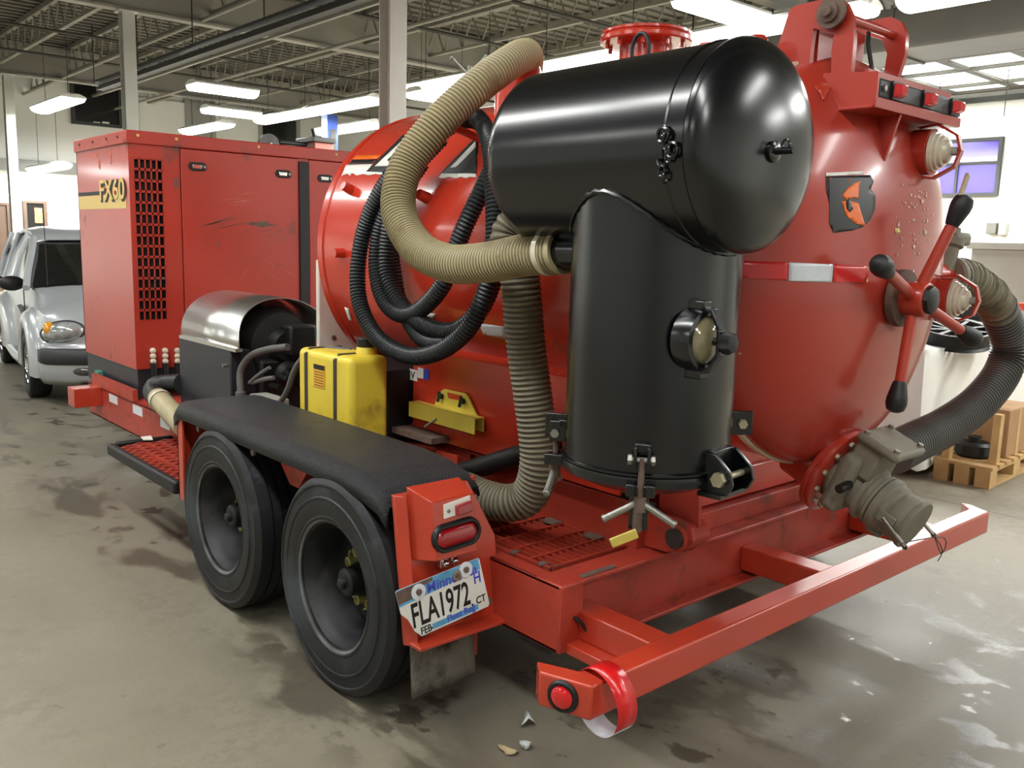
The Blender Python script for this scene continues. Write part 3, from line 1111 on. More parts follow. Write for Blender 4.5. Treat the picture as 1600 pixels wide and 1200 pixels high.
plate_piece('plate_sheet', [(0, .02), (.02, 0), (.985, 0), (1, .03), (1, .95), (.98, 1.0), (.16, 1.0), (.10, .86), (.06, .60), (.0, .45)], 'plate_white', 0)
plate_piece('plate_band', [(.0, .02), (.02, .003), (.985, .003), (.985, .22), (.0, .32)], 'plate_blue', .0017, .0004)
plate_piece('plate_foot', [(.30, .86), (.86, .86), (.86, .97), (.30, .97)], 'plate_blue', .0017, .0004)
plate_piece('cover_tape', [(.0, .02), (.42, .0), (.42, .07), (.28, .10), (.27, .24), (.0, .27)], 'rust', .0025, .0006)
right = (BR - BL).normalized() + (TR - TL).normalized()
upv = -(ax_d)
W = ax_r.length


def lp_text(body, s, t, size, m='print_black', sx=1.0, align='LEFT'):
    q_ = text('plate_lettering', body, m, lp, LP(s, t, .0024), ax_r, upv, size, .0004, align, sx=sx)
    q_.data.offset = size * .016
    return q_


lp_text('FLA1972', .085, .79, .112, sx=.56)
lp_text('Minnesota', .325, .27, .048, 'print_blue')
lp_text('Fleet Reg', .47, .95, .030, 'print_blue')
lp_text('CT', .845, .86, .034, sx=.9)
lp_text('H', .87, .46, .056, 'print_blue', .75)
lp_text('FEB', .155, .975, .034, sx=.8)
for s, t in ((.80, .84), (.285, .93)):
    MB().cyl(LP(s, t, .001), LP(s, t, .003), .004, n=8).build('plate_hole', 'print_black', lp)
for s, t, r in ((.235, .17, .026), (.70, .16, .019), (.81, .12, .026)):
    n = (LP(0, 0, 1) - LP(0, 0, 0))
    w_ = MB().lathe([(r, 0), (r, .003), (r * .45, .004), (r * .45, .001), (0, .001)], LP(s, t, .0025), n, 22).build('plate_washer', 'tape_white' if r > .02 else 'galv', lp)
    MB().cyl(LP(s, t, .003), LP(s, t, .012), r * .36, n=6).build('plate_bolt', 'rust', lp)
for x, z in ((1.60, .350), (1.775, .365), (1.875, .385)):
    mb = MB()
    hexbolt(mb, RP(x, z, .0), (0, -1, 0), .013, .014)
    mb.build('plate_bolt', 'rust', rp)

# mud flap
mb = MB()
rows = []
fl0, fl1, fz0 = 1.575, 1.835, .118
for k in range(7):
    t = k / 6
    z = .33 + (fz0 - .33) * t
    rows.append([V(fl0 + (fl1 - fl0) * s / 8 + (.004 * math.sin(s) * t), 2.25 - .018 * t + .008 * math.sin(s * 1.1) * t, z + (.01 * (s / 8)) * t) for s in range(9)])
mb.grid(rows)
mb.build('mud_flap', 'flap', trailer, solid=.010)
MB().box((fl1 + .05, 2.33, .13), (fl1 + .09, 2.35, .34)).build('flap_stay', 'red_frame', trailer)


# ---- wheels
def tyre_profile(R, w, rim):
    h = w / 2
    return [(rim, -h * .86), (rim + .012, -h * .93), (rim + .016, -h * .965), (rim + .022, -h * .965), (rim + .026, -h * .95), (rim + .06, -h), (R - .080, -h * .995), (R - .077, -h * 1.015), (R - .072, -h * 1.015), (R - .068, -h * .975), (R - .034, -h * .955), (R - .030, -h * .985), (R - .024, -h * .985), (R - .010, -h * .90), (R, -h * .82),
            (R, -h * .40), (R - .012, -h * .38), (R - .012, -h * .33), (R, -h * .31), (R, -h * .03), (R - .012, -h * .02), (R - .012, h * .02), (R, h * .03),
            (R, h * .31), (R - .012, h * .33), (R - .012, h * .38), (R, h * .40), (R, h * .80), (R - .008, h * .88), (R - .03, h * .95), (R - .07, h), (rim + .06, h), (rim + .015, h * .93), (rim, h * .86)]


WR, WW, RIMR = .388, .24, .226


def build_wheel():
    """wheel about the origin, axle along x, outer face towards -x"""
    parts = []
    parts.append(MB().lathe(tyre_profile(WR, WW, RIMR), (0, 0, 0), (1, 0, 0), 72, cap=False).build('tyre', 'rubber', angle=28))
    prof = [(RIMR + .010, -.110), (RIMR + .012, -.104), (RIMR - .004, -.098), (RIMR - .012, -.075), (RIMR - .025, -.05), (RIMR - .030, .03), (RIMR - .045, .055), (.150, .066), (.115, .060), (.09, .052), (.075, .050)]
    parts.append(MB().lathe(prof, (0, 0, 0), (1, 0, 0), 56, cap=False).build('rim', 'rim', angle=30))
    parts.append(MB().lathe([(.062, .06), (.060, .0), (.054, -.02), (.050, -.055), (.040, -.062), (.022, -.063), (.020, -.076), (.012, -.082), (0, -.083)], (0, 0, 0), (1, 0, 0), 28).build('hub', 'rim', angle=30))
    for k in range(8):
        a = 2 * PI * k / 8 + .2
        c = V(.050, .098 * math.cos(a), .098 * math.sin(a))
        m_ = MB()
        m_.lathe([(.022, 0), (.020, -.040), (.015, -.042), (.013, -.03), (0, -.03)], c, (1, 0, 0), 12)
        parts.append(m_.build('lug_nut', 'nut_yellow'))
        a2 = a + PI / 8
        parts.append(MB().beam(V(.020, .105 * math.cos(a), .105 * math.sin(a)), V(.020, .118 * math.cos(a2), .118 * math.sin(a2)), .010, .006).build('nut_pointer', 'nut_yellow'))
    parts.append(MB().lathe([(RIMR + .003, -.108), (RIMR + .012, -.114), (RIMR + .013, -.108), (RIMR + .008, -.102)], (0, 0, 0), (1, 0, 0), 56, cap=False).build('rim_flange', 'rim_edge', angle=30))
    parts.append(MB().lathe([(RIMR - .03, .04), (RIMR - .02, .07), (RIMR - .008, .10), (RIMR + .004, .104)], (0, 0, 0), (1, 0, 0), 56, cap=False).build('inner_barrel', 'rim'))
    return parts


wparts = build_wheel()
usedw = [0]
for x, y, flip in ((1.505 + WW / 2, 2.645, 0), (1.505 + WW / 2, 3.60, 0), (XC * 2 - 1.505 - WW / 2, 2.645, 1), (XC * 2 - 1.505 - WW / 2, 3.60, 1)):
    w = node('wheel', trailer)
    for p in wparts:
        q = p if not usedw[0] else p.copy()
        if usedw[0]:
            COL.objects.link(q)
        q.parent = w
        q.location = (x, y, WR)
        q.rotation_euler = (.35 * y, 0, PI if flip else 0)
    usedw[0] = 1
for y in (2.655, 3.61):
    MB().cyl((1.66, y, WR), (XC * 2 - 1.66, y, WR), .055, n=14).build('axle', 'black', trailer)
    MB().beam((FL + .05, y - .42, WR + .02), (FL + .05, y + .42, WR + .02), .06, .035).build('leaf_spring', 'black', trailer)
    MB().beam((FR - .05, y - .42, WR + .02), (FR - .05, y + .42, WR + .02), .06, .035).build('leaf_spring', 'black', trailer)
# far side fender
MB().box((FR + .02, 2.3, .80), (XC * 2 - 1.53, 4.1, .83)).build('fender', 'fender_black', trailer)


# ================================================================== THE VACUUM TANK
TZ, TR_, TYR, TYF, TH = 1.545, .700, 1.645, 4.02, .25
tank = thing('vacuum_tank', 'large red cylindrical vacuum tank with domed rear head and hand wheel', 'tank', (XC, 2.8, .7))


def cyl_hit(u, v, off=.003):
    d = ray(u, v)
    r = TR_ + off
    ox, oz = EYE.x - XC, EYE.z - TZ
    a = d.x * d.x + d.z * d.z
    b = 2 * (ox * d.x + oz * d.z)
    c = ox * ox + oz * oz - r * r
    t = (-b - math.sqrt(max(0, b * b - 4 * a * c))) / (2 * a)
    return EYE + d * t


def head_hit(u, v, off=.003):
    d = ray(u, v)
    s = V(1 / (TR_ + off), 1 / (TH + off), 1 / (TR_ + off))
    o = V((EYE.x - XC) * s.x, (EYE.y - TYR) * s.y, (EYE.z - TZ) * s.z)
    e = V(d.x * s.x, d.y * s.y, d.z * s.z)
    a, b, c = e.dot(e), 2 * o.dot(e), o.dot(o) - 1
    t = (-b - math.sqrt(max(0, b * b - 4 * a * c))) / (2 * a)
    return EYE + d * t


MB().lathe([(TR_, TYR), (TR_, 2.4), (TR_, 3.2), (TR_, TYF)], (XC, 0, TZ), (0, 1, 0), 96, cap=False).build('tank_shell', 'red_tank', tank)
prof = [(TR_ * math.cos(a), -TH * math.sin(a)) for a in [PI / 2 * k / 18 for k in range(19)]]
MB().lathe(prof, (XC, TYR, TZ), (0, 1, 0), 96, cap=False).build('rear_head', 'red_head', tank)
MB().lathe([(TR_, 0), (TR_ * .8, .10), (TR_ * .5, .17), (0, .2)], (XC, TYF, TZ), (0, 1, 0), 64, cap=False).build('front_head', 'red_tank', tank)
MB().lathe([(TR_ + .001, 0), (TR_ + .007, .003), (TR_ + .007, .010), (TR_ + .001, .013)], (XC, TYF - .06, TZ), (0, 1, 0), 96, cap=False).build('front_weld_bead', 'red_tank', tank)
MB().lathe([(TR_ + .001, 0), (TR_ + .010, .004), (TR_ + .010, .024), (TR_ + .001, .03)], (XC, TYR + .015, TZ), (0, 1, 0), 96, cap=False).build('door_gasket', 'ball_cream', tank)
# lugs on the visible flank
for u, v in ((549, 297), (536, 395), (668, 310)):
    p = cyl_hit(u, v, 0)
    n = V(p.x - XC, 0, p.z - TZ).normalized()
    MB().cyl(p - n * .01, p + n * .05, .026, .022, 14).build('flank_lug', 'red_tank', tank)
# decals on the flank
Z3 = lambda pts: [(480 + a / 3.75, 160 + b / 3.75) for a, b in pts]
for name, m, pts in (
        ('stripe_orange', 'decal_orange', [(265, 334), (410, 330), (432, 308), (287, 310)]),
        ('stripe_black', 'print_black', [(243, 362), (382, 357), (412, 334), (263, 337)]),
        ('stripe_white', 'decal_white', [(228, 366), (382, 361), (352, 402), (445, 409), (440, 424), (400, 420), (360, 428), (330, 420), (290, 428), (262, 414), (250, 430), (235, 418), (200, 430)]),
        ('letter_outline', 'print_black', [(345, 405), (560, 190), (645, 176), (560, 275), (490, 380), (445, 409)]),
        ('letter_fill', 'decal_white', [(395, 374), (572, 208), (616, 199), (596, 232), (545, 262), (468, 338), (486, 350), (470, 373)]),
        ('letter_outline', 'print_black', [(780, 415), (985, 205), (1000, 225), (990, 415)]),
        ('letter_fill', 'decal_white', [(838, 382), (985, 228), (990, 262), (872, 380)]),
        ('stripe_orange', 'decal_orange', [(943, 331), (960, 305), (1000, 302), (1000, 328)]),
        ('stripe_white', 'decal_white', [(770, 440), (790, 414), (880, 414), (905, 368), (937, 366), (922, 414), (990, 418), (990, 440), (950, 436), (930, 446), (900, 436), (870, 446), (830, 436), (800, 446)])):
    off = .0045 if 'fill' in name else .003 if 'outline' in name else .0022
    decal(Z3(pts), lambda a, b, o_=off: cyl_hit(a, b, o_), 6).build(name, m, tank, solid=.0008)
for name, m, pts in (('flank_sticker', 'decal_white', [(538, 480), (544, 482), (550, 502), (545, 500)]), ('flank_sticker', 'decal_white', [(578, 508), (593, 512), (608, 534), (600, 536)]),
                     ('flank_reflector', 'tape_white', [(748, 505), (790, 511), (790, 530), (755, 522)]), ('flank_reflector', 'tape_white', [(652, 488), (680, 490), (678, 498), (658, 496)])):
    decal(pts, lambda a, b: cyl_hit(a, b, .003), 6).build(name, m, tank, solid=.0008)
# rear head: reflective strip, worn emblem, chips
for m, pts in (('tape_red', [(1150, 407), (1232, 410), (1231, 438), (1150, 434)]), ('tape_white', [(1233, 410), (1302, 413), (1300, 441), (1232, 439)]), ('tape_red', [(1303, 413), (1355, 416), (1357, 430), (1352, 442), (1301, 441)])):
    decal(pts, lambda a, b: head_hit(a, b, .003), 7).build('reflective_strip', m, tank, solid=.0008)
Z1 = lambda pts: [(1120 + a / 3, 60 + b / 3) for a, b in pts]
decal(Z1([(512, 648), (720, 640), (735, 670), (722, 706), (745, 735), (742, 800), (720, 850), (690, 882), (640, 900), (548, 912), (528, 870), (530, 780), (515, 720)]), lambda a, b: head_hit(a, b, .0012), 6).build('emblem_ground', 'decal_black', tank, solid=.0003)
decal(Z1([(512, 630), (690, 622), (690, 636), (512, 646)]), lambda a, b: head_hit(a, b, .0016), 6).build('emblem_edge', 'decal_white', tank, solid=.0003)
decal(Z1([(588, 738), (615, 700), (645, 680), (674, 666), (668, 705), (662, 755), (640, 744), (612, 760)]), lambda a, b: head_hit(a, b, .0020), 5).build('emblem_flame', 'decal_orange', tank, solid=.0003)
decal(Z1([(586, 762), (640, 764), (664, 772), (680, 825), (697, 880), (650, 868), (606, 830)]), lambda a, b: head_hit(a, b, .0020), 5).build('emblem_flame', 'decal_orange', tank, solid=.0003)
m_ = MB()
rnd = random.Random(11)
for k in range(70):
    u, v = rnd.gauss(1425, 17), rnd.gauss(338, 38)
    if not (1382 < u < 1466 and 265 < v < 425):
        continue
    r = rnd.uniform(.4, 1.5) * (1.6 if k % 9 == 0 else 1)
    pts_ = [head_hit(u + r * math.cos(a), v + r * 1.8 * math.sin(a), .0012) for a in [2 * PI * i / 7 for i in range(7)]]
    m_.faces(pts_, [tuple(range(7))])
o = m_.build('paint_chips', 'chip_pale', tank, solid=.0003)
o['kind'] = 'stuff'
decal(Z1([(605, 770), (622, 745), (632, 775), (640, 800), (622, 815), (610, 800)]), lambda a, b: head_hit(a, b, .0027), 5).build('emblem_mark', 'decal_black', tank, solid=.0003)
decal(Z1([(858, 1095), (870, 1085), (880, 1110), (895, 1090), (915, 1100), (925, 1085), (925, 1130), (905, 1150), (858, 1145)]), lambda a, b: head_hit(a, b, .0012), 5).build('paint_chip', 'decal_white', tank, solid=.0003)
decal(Z1([(835, 888), (852, 888), (862, 908), (838, 918)]), lambda a, b: head_hit(a, b, .0012), 5).build('paint_chip', 'cream', tank, solid=.0003)
decal(Z1([(700, 1068), (712, 1075), (706, 1110), (710, 1140), (700, 1146), (698, 1105)]), lambda a, b: head_hit(a, b, .0012), 5).build('paint_chip', 'cream', tank, solid=.0003)
decal(Z1([(455, 225), (500, 205), (535, 225), (520, 265), (500, 295), (485, 255)]), lambda a, b: head_hit(a, b, .0028), 6).build('touch_up_patch', 'red_bright', tank, solid=.0003)

# hand wheel
hw = node('hand_wheel', tank)
hc = V(2.93, 1.335, 1.452)
MB().lathe([(.095, .03), (.095, .055), (.04, .06)], hc, (0, 1, 0), 28).build('wheel_seat', 'rust', hw)
MB().lathe([(.056, .05), (.058, -.03), (.054, -.045)], hc, (0, 1, 0), 26).build('wheel_hub', 'red', hw, bevel=.004)
MB().lathe([(.046, -.044), (.046, -.060), (.036, -.066), (0, -.068)], hc, (0, 1, 0), 8).build('hub_nut', 'black', hw)
for e in (V(2.995, 1.25, 1.742), V(2.622, 1.30, 1.556), V(3.22, 1.265, 1.322), V(2.872, 1.335, 1.128)):
    d = (e - hc).normalized()
    sp = MB().cyl(hc + d * .04, e - d * .02, .0195, .0175, 14).build('wheel_spoke', 'red', hw)
    g0 = e - d * .055
    MB().lathe([(.020, 0), (.024, .012), (.033, .055), (.034, .075), (.028, .095), (.012, .104), (0, .105)], g0, d, 18).build('spoke_grip', 'black', hw)

# float ball ports with guards
for i, (u, v, y0) in enumerate(((1434, 238, 1.455), (1466, 466, 1.45))):
    c = PX(u, v, y=y0)
    pt = node('sight_port', tank)
    ax = V(.10, -1, -.02).normalized()
    MB().cyl(c + V(0, .10, 0), c + ax * .052, .076, n=28).build('port_neck', 'red_head', pt)
    MB().lathe([(.068, .050), (.066, .062), (.060, .064), (.060, .074), (.052, .076), (.050, .088), (.040, .090), (.036, .102), (.02, .110), (0, .112)], c, ax, 26).build('port_ball', 'ball_cream', pt)
    MB().lathe([(.014, .10), (.014, .13), (0, .131)], c, ax, 10).build('port_nub', 'grey_cab', pt)
    a, b = frame_of(ax)
    for s in (-1, 1):
        path = [c + b * (s * .08) + ax * .0, c + b * (s * .088) + ax * .06, c + b * (s * .05) + ax * .125, c + ax * .14]
        m_ = MB()
        for p, q in zip(path, path[1:]):
            m_.beam(p, q, .03, .008, up=a.cross(q - p))
        m_.build('port_guard', 'red_head', pt)

# hinge brackets on top
hb = node('hinge_bracket', tank)
pl = [(1210, 118), (1216, 70), (1234, 14), (1245, 8), (1306, -6), (1322, 4), (1331, 24), (1334, 60), (1330, 100), (1320, 128), (1298, 112), (1299, 82), (1303, 52), (1271, 44), (1267, 72), (1268, 98)]
pl = [(1210, 118), (1216, 70), (1234, 14), (1245, 8), (1306, -6), (1322, 4), (1331, 24), (1334, 60), (1330, 110), (1322, 150), (1298, 150), (1299, 80), (1303, 52), (1271, 44), (1267, 72), (1262, 128)]
MB().prism([PX(u, v, x=2.66) for u, v in pl], (.022, 0, 0)).build('bracket_plate', 'red_head', hb)
pl2 = [(1336, 44), (1350, 34), (1392, 26), (1408, 34), (1416, 52), (1414, 84), (1402, 122), (1380, 122), (1386, 84), (1378, 62), (1350, 54)]
MB().prism([PX(u, v, x=3.04) for u, v in pl2], (.022, 0, 0)).build('bracket_plate', 'red_head', hb)
pc = PX(1303, 21, x=2.655)
MB().lathe([(.048, -.01), (.048, -.022), (.030, -.024), (.030, -.034), (.016, -.036), (.016, -.05), (0, -.052)], pc, (1, 0, 0), 24).build('hinge_pin_washer', 'rust', hb)
MB().cyl(pc + V(-.02, 0, 0), pc + V(.46, .0, .0), .016, n=14).build('hinge_pin', 'red_head', hb)
MB().box((2.70, 1.62, 2.20), (2.99, 1.66, 2.33)).build('cross_plate', 'red_head', hb)
mb = MB()
smooth_tube(mb, [PX(1358, 34, x=2.95), PX(1357, 70, x=2.92), PX(1362, 105, x=2.9), PX(1363, 125, x=2.9)], .007, 7)
mb.build('bracket_cable', 'black', hb)

# rear light bar on its shelf
lb = node('light_bar', tank)
sy = 1.40
MB().box((2.64, sy - .02, 2.030), (3.24, 1.60, 2.040)).box((2.64, sy - .022, 2.030), (3.24, sy - .012, 2.062)).build('shelf_plate', 'red_head', lb, bevel=.002)
MB().box((2.66, sy + .02, 2.04), (3.24, sy + .032, 2.150)).build('back_plate', 'red_head', lb)
MB().prism([(2.645, sy - .02, 2.035), (2.645, sy - .02, 2.135), (2.645, 1.56, 2.15), (2.645, 1.60, 2.035)], (.01, 0, 0)).build('end_plate', 'red_head', lb)
MB().prism([(2.825, sy - .01, 2.03), (2.825, 1.62, 2.03), (2.825, 1.50, 1.86), (2.825, 1.44, 1.855)], (.012, 0, 0)).build('gusset', 'red_head', lb)
bar = MB()
bar.box((2.665, sy - .015, 2.060), (3.245, sy + .02, 2.122))
bar.build('bar_body', 'black', lb, bevel=.010, seg=3)
for cx in (2.775, 2.985, 3.195):
    m_ = MB()
    f = [(cx - .030, 2.070), (cx + .030, 2.070), (cx + .030, 2.116), (cx - .030, 2.116)]
    g_ = [(cx - .018, 2.080), (cx + .018, 2.080), (cx + .018, 2.108), (cx - .018, 2.108)]
    vs = [V(a, sy - .014, b) for a, b in f] + [V(a, sy - .045, b) for a, b in g_]
    m_.faces(vs, [(0, 1, 5, 4), (1, 2, 6, 5), (2, 3, 7, 6), (3, 0, 4, 7), (4, 5, 6, 7)])
    m_.build('bar_lens', 'lens_red', lb, bevel=.003)
    MB().box((cx - .034, sy - .022, 2.066), (cx + .034, sy - .013, 2.120)).build('lens_bezel', 'grommet', lb)
m_ = MB()
hexbolt(m_, (2.695, sy - .015, 2.092), (0, -1, 0), .010, .008)
m_.build('bar_screw', 'galv', lb)

# top neck and its flange
nk = node('top_neck', tank)
nc = V(XC, 2.545, TZ + TR_ - .02)
MB().cyl(nc, nc + V(0, 0, .20), .108, n=36).build('neck_pipe', 'red_tank', nk)
MB().lathe([(.108, .185), (.185, .192), (.190, .198), (.190, .212), (.180, .217), (.178, .222), (.184, .226), (.184, .236), (.0, .238)], nc, (0, 0, 1), 44).build('neck_flange', 'red_tank', nk)
for k in range(10):
    a = 2 * PI * k / 10
    m_ = MB()
    m_.cyl(nc + V(.16 * math.cos(a), .16 * math.sin(a), .168), nc + V(.16 * math.cos(a), .16 * math.sin(a), .19), .009, n=6)
    m_.build('flange_nut', 'red_tank', nk)
c = PX(1105, 72, z=2.26)
for u, v, z in ((1105, 74, 2.26), (1183, 62, 2.27)):
    c = PX(u, v, z=z)
    MB().lathe([(.035, -.06), (.035, .0), (.025, .012), (0, .014)], c, (0, 0, 1), 18).build('top_fitting', 'red_tank', tank)
# red elbow where the beige hose meets the tank
MB().lathe([(.10, -.25), (.10, -.02), (.08, .04), (.05, .07), (0, .075)], (2.62, 2.98, 2.33), (0, 0, 1), 26).build('top_elbow', 'red_tank', tank)
# wing nut clamp on the shoulder
ck = node('top_clamp', tank)
c = PX(733, 128, x=2.62)
MB().box((c.x - .05, c.y - .05, c.z - .10), (c.x + .05, c.y + .05, c.z + .0)).build('clamp_block', 'red_tank', ck, bevel=.01)
MB().cyl(c + V(0, 0, -.16), c + V(0, 0, .07), .010, n=10).build('clamp_bolt', 'galv', ck)
MB().cyl(c + V(0, 0, .0), c + V(0, 0, .045), .020, n=12).build('clamp_nut', 'galv', ck)
for s in (-1, 1):
    d = V(-.35 * s, .55 * s, .62) if s > 0 else V(.35, -.55, .62)
    d.normalize()
    m_ = MB()
    m_.cyl(c + V(0, 0, .03), c + V(0, 0, .03) + d * .11, .010, n=10).ball(c + V(0, 0, .03) + d * .112, .013, 10, 6)
    m_.build('clamp_arm', 'galv', ck)

# cradle below the tank
cr = node('cradle', tank)
MB().prism([(2.30, 2.02, .73), (2.30, 3.28, .73), (2.30, 3.28, 1.10), (2.30, 2.02, 1.10)], (.012, 0, 0)).prism([(2.30, 2.02, 1.10), (2.30, 3.28, 1.10), (2.42, 3.28, 1.14), (2.42, 2.02, 1.14)], (0, 0, .012)).build('cradle_plate', 'red_tank', cr)
MB().prism([(3.56, 2.02, .73), (3.56, 3.28, .73), (3.56, 3.28, 1.10), (3.56, 2.02, 1.10)], (-.012, 0, 0)).build('cradle_plate', 'red_tank', cr)
for y in (2.05, 3.26, 3.9):
    MB().box((2.40, y - .03, .70), (3.46, y + .03, 1.0)).build('cradle_rib', 'red_tank', cr)
# pivot lug at the rear of the frame and the long side plate
yl0 = PX(1065, 840, x=2.46).y
MB().prism([PX(u, v, x=2.46) for u, v in ((1030, 752), (1092, 752), (1091, 846), (1080, 860), (1045, 862), (1030, 850))], (.018, 0, 0)).build('pivot_plate', 'red_frame', cr)
MB().prism([PX(u, v, x=2.40) for u, v in ((862, 735), (900, 744), (1030, 803), (1062, 812), (1080, 826), (1083, 846), (1070, 862), (1040, 862), (935, 832), (858, 800))], (.014, 0, 0)).build('side_plate', 'red_frame', cr)
pp = PX(1058, 840, x=2.395)
MB().cyl(pp + V(-.012, 0, 0), pp + V(.12, 0, 0), .048, n=24).build('pivot_boss', 'red_frame', cr)
MB().cyl(pp + V(-.022, 0, 0), pp + V(-.010, 0, 0), .036, n=24).build('pivot_pin', 'rail_dark', cr)
mb = MB()
mb.box((2.52, 2.00, FT + .08), (3.5, 2.10, FT + .20))
mb.build('cradle_beam', 'red_tank', cr, bevel=.006)
# tipping ram
rm = node('tipping_ram', tank)
a, b = PX(722, 738, x=2.27), PX(885, 690, x=2.33)
MB().cyl(a, b, .042, n=20).build('ram_barrel', 'black', rm)
MB().cyl(a + (a - b).normalized() * .05, a, .028, n=16).build('ram_collar', 'rust', rm)
a2, b2 = PX(690, 700, x=2.30), PX(725, 760, x=2.30)
MB().box((2.26, b2.y, b2.z), (2.272, a2.y, a2.z)).box((2.33, b2.y, b2.z), (2.342, a2.y, a2.z)).box((2.26, a2.y - .01, b2.z), (2.342, a2.y, a2.z)).build('ram_bracket', 'red_frame', rm)
MB().cyl(PX(707, 738, x=2.255), PX(707, 738, x=2.255) + V(.1, 0, 0), .036, n=18).build('ram_pin', 'red_frame', rm)
m_ = MB()
smooth_tube(m_, [PX(u, v, x=2.37) for u, v in ((880, 735), (900, 748), (940, 762), (985, 778), (1030, 790))], .008, 7)
m_.build('deck_cable', 'black', cr)
# small stickers on the cradle plate
for u0, v0, u1, v1, m in ((640, 576, 652, 596, 'decal_white'), (653, 574, 662, 592, 'decal_white'), (662, 576, 670, 594, 'print_blue')):
    a, b = PX(u0, v0, x=2.298), PX(u1, v1, x=2.298)
    MB().box((2.2965, b.y, b.z), (2.2995, a.y, a.z)).build('sticker', m, cr)
text('sticker_mark', 'V', 'print_black', cr, PX(642, 591, x=2.2955), (0, -1, 0), (0, 0, 1), .05)
# drain flange for the gate valve
GV = V(XC, 1.555, .828)
GA = V(0, -.917, -.400).normalized()
MB().lathe([(.115, -.16), (.115, -.02)], GV, GA, 28, cap=False).build('drain_neck', 'red_head', tank)
fl = MB().lathe([(.10, -.03), (.163, -.028), (.166, -.022), (.166, -.012), (.160, -.008), (.160, -.004), (.166, 0), (.166, .012), (.160, .016), (.07, .017)], GV, GA, 44, cap=False).build('drain_flange', 'red_head', tank)
ga, gb = frame_of(GA)
for k in range(12):
    a = 2 * PI * k / 12 + .2
    m_ = MB()
    hexbolt(m_, GV + GA * .016 + (ga * math.cos(a) + gb * math.sin(a)) * .135, GA, .012, .012)
    m_.build('flange_bolt', 'bolt', fl)

# ================================================================== GATE VALVE
gv = thing('gate_valve', 'grey cast gate valve bolted to the bottom flange of the tank head', 'valve', GV + GA * .1)
gu = V(0, -GA.z * -1, 0)
up = V(0, 0, 1) - GA * GA.z
up.normalize()
side = GA.cross(up).normalized()
T = Matrix((side, GA, up)).transposed().to_4x4()
T.translation = GV
MB().lathe([(.095, .015), (.105, .03), (.105, .05), (.085, .06), (.085, .13), (.10, .135), (.10, .15), (.085, .155), (.085, .17), (.095, .175), (.095, .185), (.082, .19)], GV, GA, 36).build('valve_body', 'valve', gv)
MB().box((-.115, .035, -.10), (.115, .105, .13), T).build('gate_housing', 'valve', gv, bevel=.025, seg=3)
MB().box((-.085, .045, .06), (.085, .145, .185), T).build('bonnet', 'valve', gv, bevel=.012)
MB().box((-.105, .040, .180), (.105, .200, .212), T).build('bonnet_cap', 'valve', gv, bevel=.014, seg=3)
for s in (-1, 1):
    for q in (.062, .178):
        m_ = MB()
        c = T @ V(s * .085, q, .212)
        hexbolt(m_, c, up, .011, .010)
        m_.build('cap_bolt', 'galv', gv)
MB().lathe([(.080, .185), (.098, .192), (.098, .215), (.090, .222), (.090, .24), (.078, .25)], GV, GA, 36).build('coupling_ring', 'valve', gv)
cp = MB().lathe([(.074, .24), (.084, .255), (.086, .30), (.080, .31), (.0, .312)], GV, GA, 36).build('dust_cap', 'valve', gv)
MB().lathe([(.09, .305), (.092, .31), (.092, .32), (.088, .324), (0, .326)], GV, GA, 36).build('cap_disc', 'valve', gv)
for s in (-1, 1):
    MB().box((s * .088 - .008, .225, -.02), (s * .088 + .008, .29, .02), T).build('cam_ear', 'valve', gv, bevel=.004)
    m_ = MB()
    p0 = T @ V(s * .095, .25, .0)
    p1 = T @ V(s * .105, .36, -.035)
    m_.cyl(p0, p1, .008, .006, 10)
    m_.lathe([(.010, 0), (.010, .003), (.006, .003), (.006, 0)], p1, side, 12)
    m_.build('cam_arm', 'galv', gv)
m_ = MB()
p1, p2 = T @ V(-.105, .36, -.035), T @ V(.105, .36, -.035)
smooth_tube(m_, [p1, p1 + V(.03, -.02, -.07), p1 + V(.06, -.01, -.02), p2 + V(-.03, 0, .02), p2], .0018, 5)
smooth_tube(m_, [p1, p1 + V(.01, -.03, -.05), p1 + V(-.01, -.02, -.10)], .0018, 5)
m_.build('cap_wire', 'cord', gv)
MB().cyl(T @ V(.10, .10, .03), T @ V(.16, .10, .02), .016, n=12).build('drain_plug', 'black', gv)
MB().box((-.03, .19, -.11), (.03, .25, -.085), T).build('casting_foot', 'valve', gv, bevel=.01)


# ================================================================== BLACK FILTER DRUM
DX, DY, DZ = 1.928, 1.60, 1.846     # crossing of the two cylinders
DRH, DRV = .258, .233
drum = thing('filter_drum', 'satin black filter drum, a lying cylinder joined to an upright one', 'filter drum', (DX, DY, .97))
YD0, YD1 = 1.325, 2.02
MB().lathe([(DRH, YD0), (DRH, 1.6), (DRH, 2.0), (DRH, YD1), (DRH - .02, YD1 + .03), (DRH - .08, YD1 + .06), (.10, YD1 + .075), (0, YD1 + .078)], (DX, 0, DZ), (0, 1, 0), 80, cap=False).build('lying_cylinder', 'black_gloss', drum)
prof = [((DRH + .002) * math.cos(a), -.088 * math.sin(a)) for a in [PI / 2 * k / 14 for k in range(15)]]
MB().lathe([(DRH, .002), (DRH + .004, 0)] + prof, (DX, YD0, DZ), (0, 1, 0), 80, cap=False).build('end_dome', 'black_gloss', drum)
MB().lathe([(DRH, 0), (DRH + .004, .003), (DRH, .006)], (DX, YD0 + .055, DZ), (0, 1, 0), 80, cap=False).build('shell_seam', 'black_gloss', drum)
MB().cyl((DX, DY, 1.0), (DX, DY, DZ), DRV, n=72).build('upright_cylinder', 'black_gloss', drum)
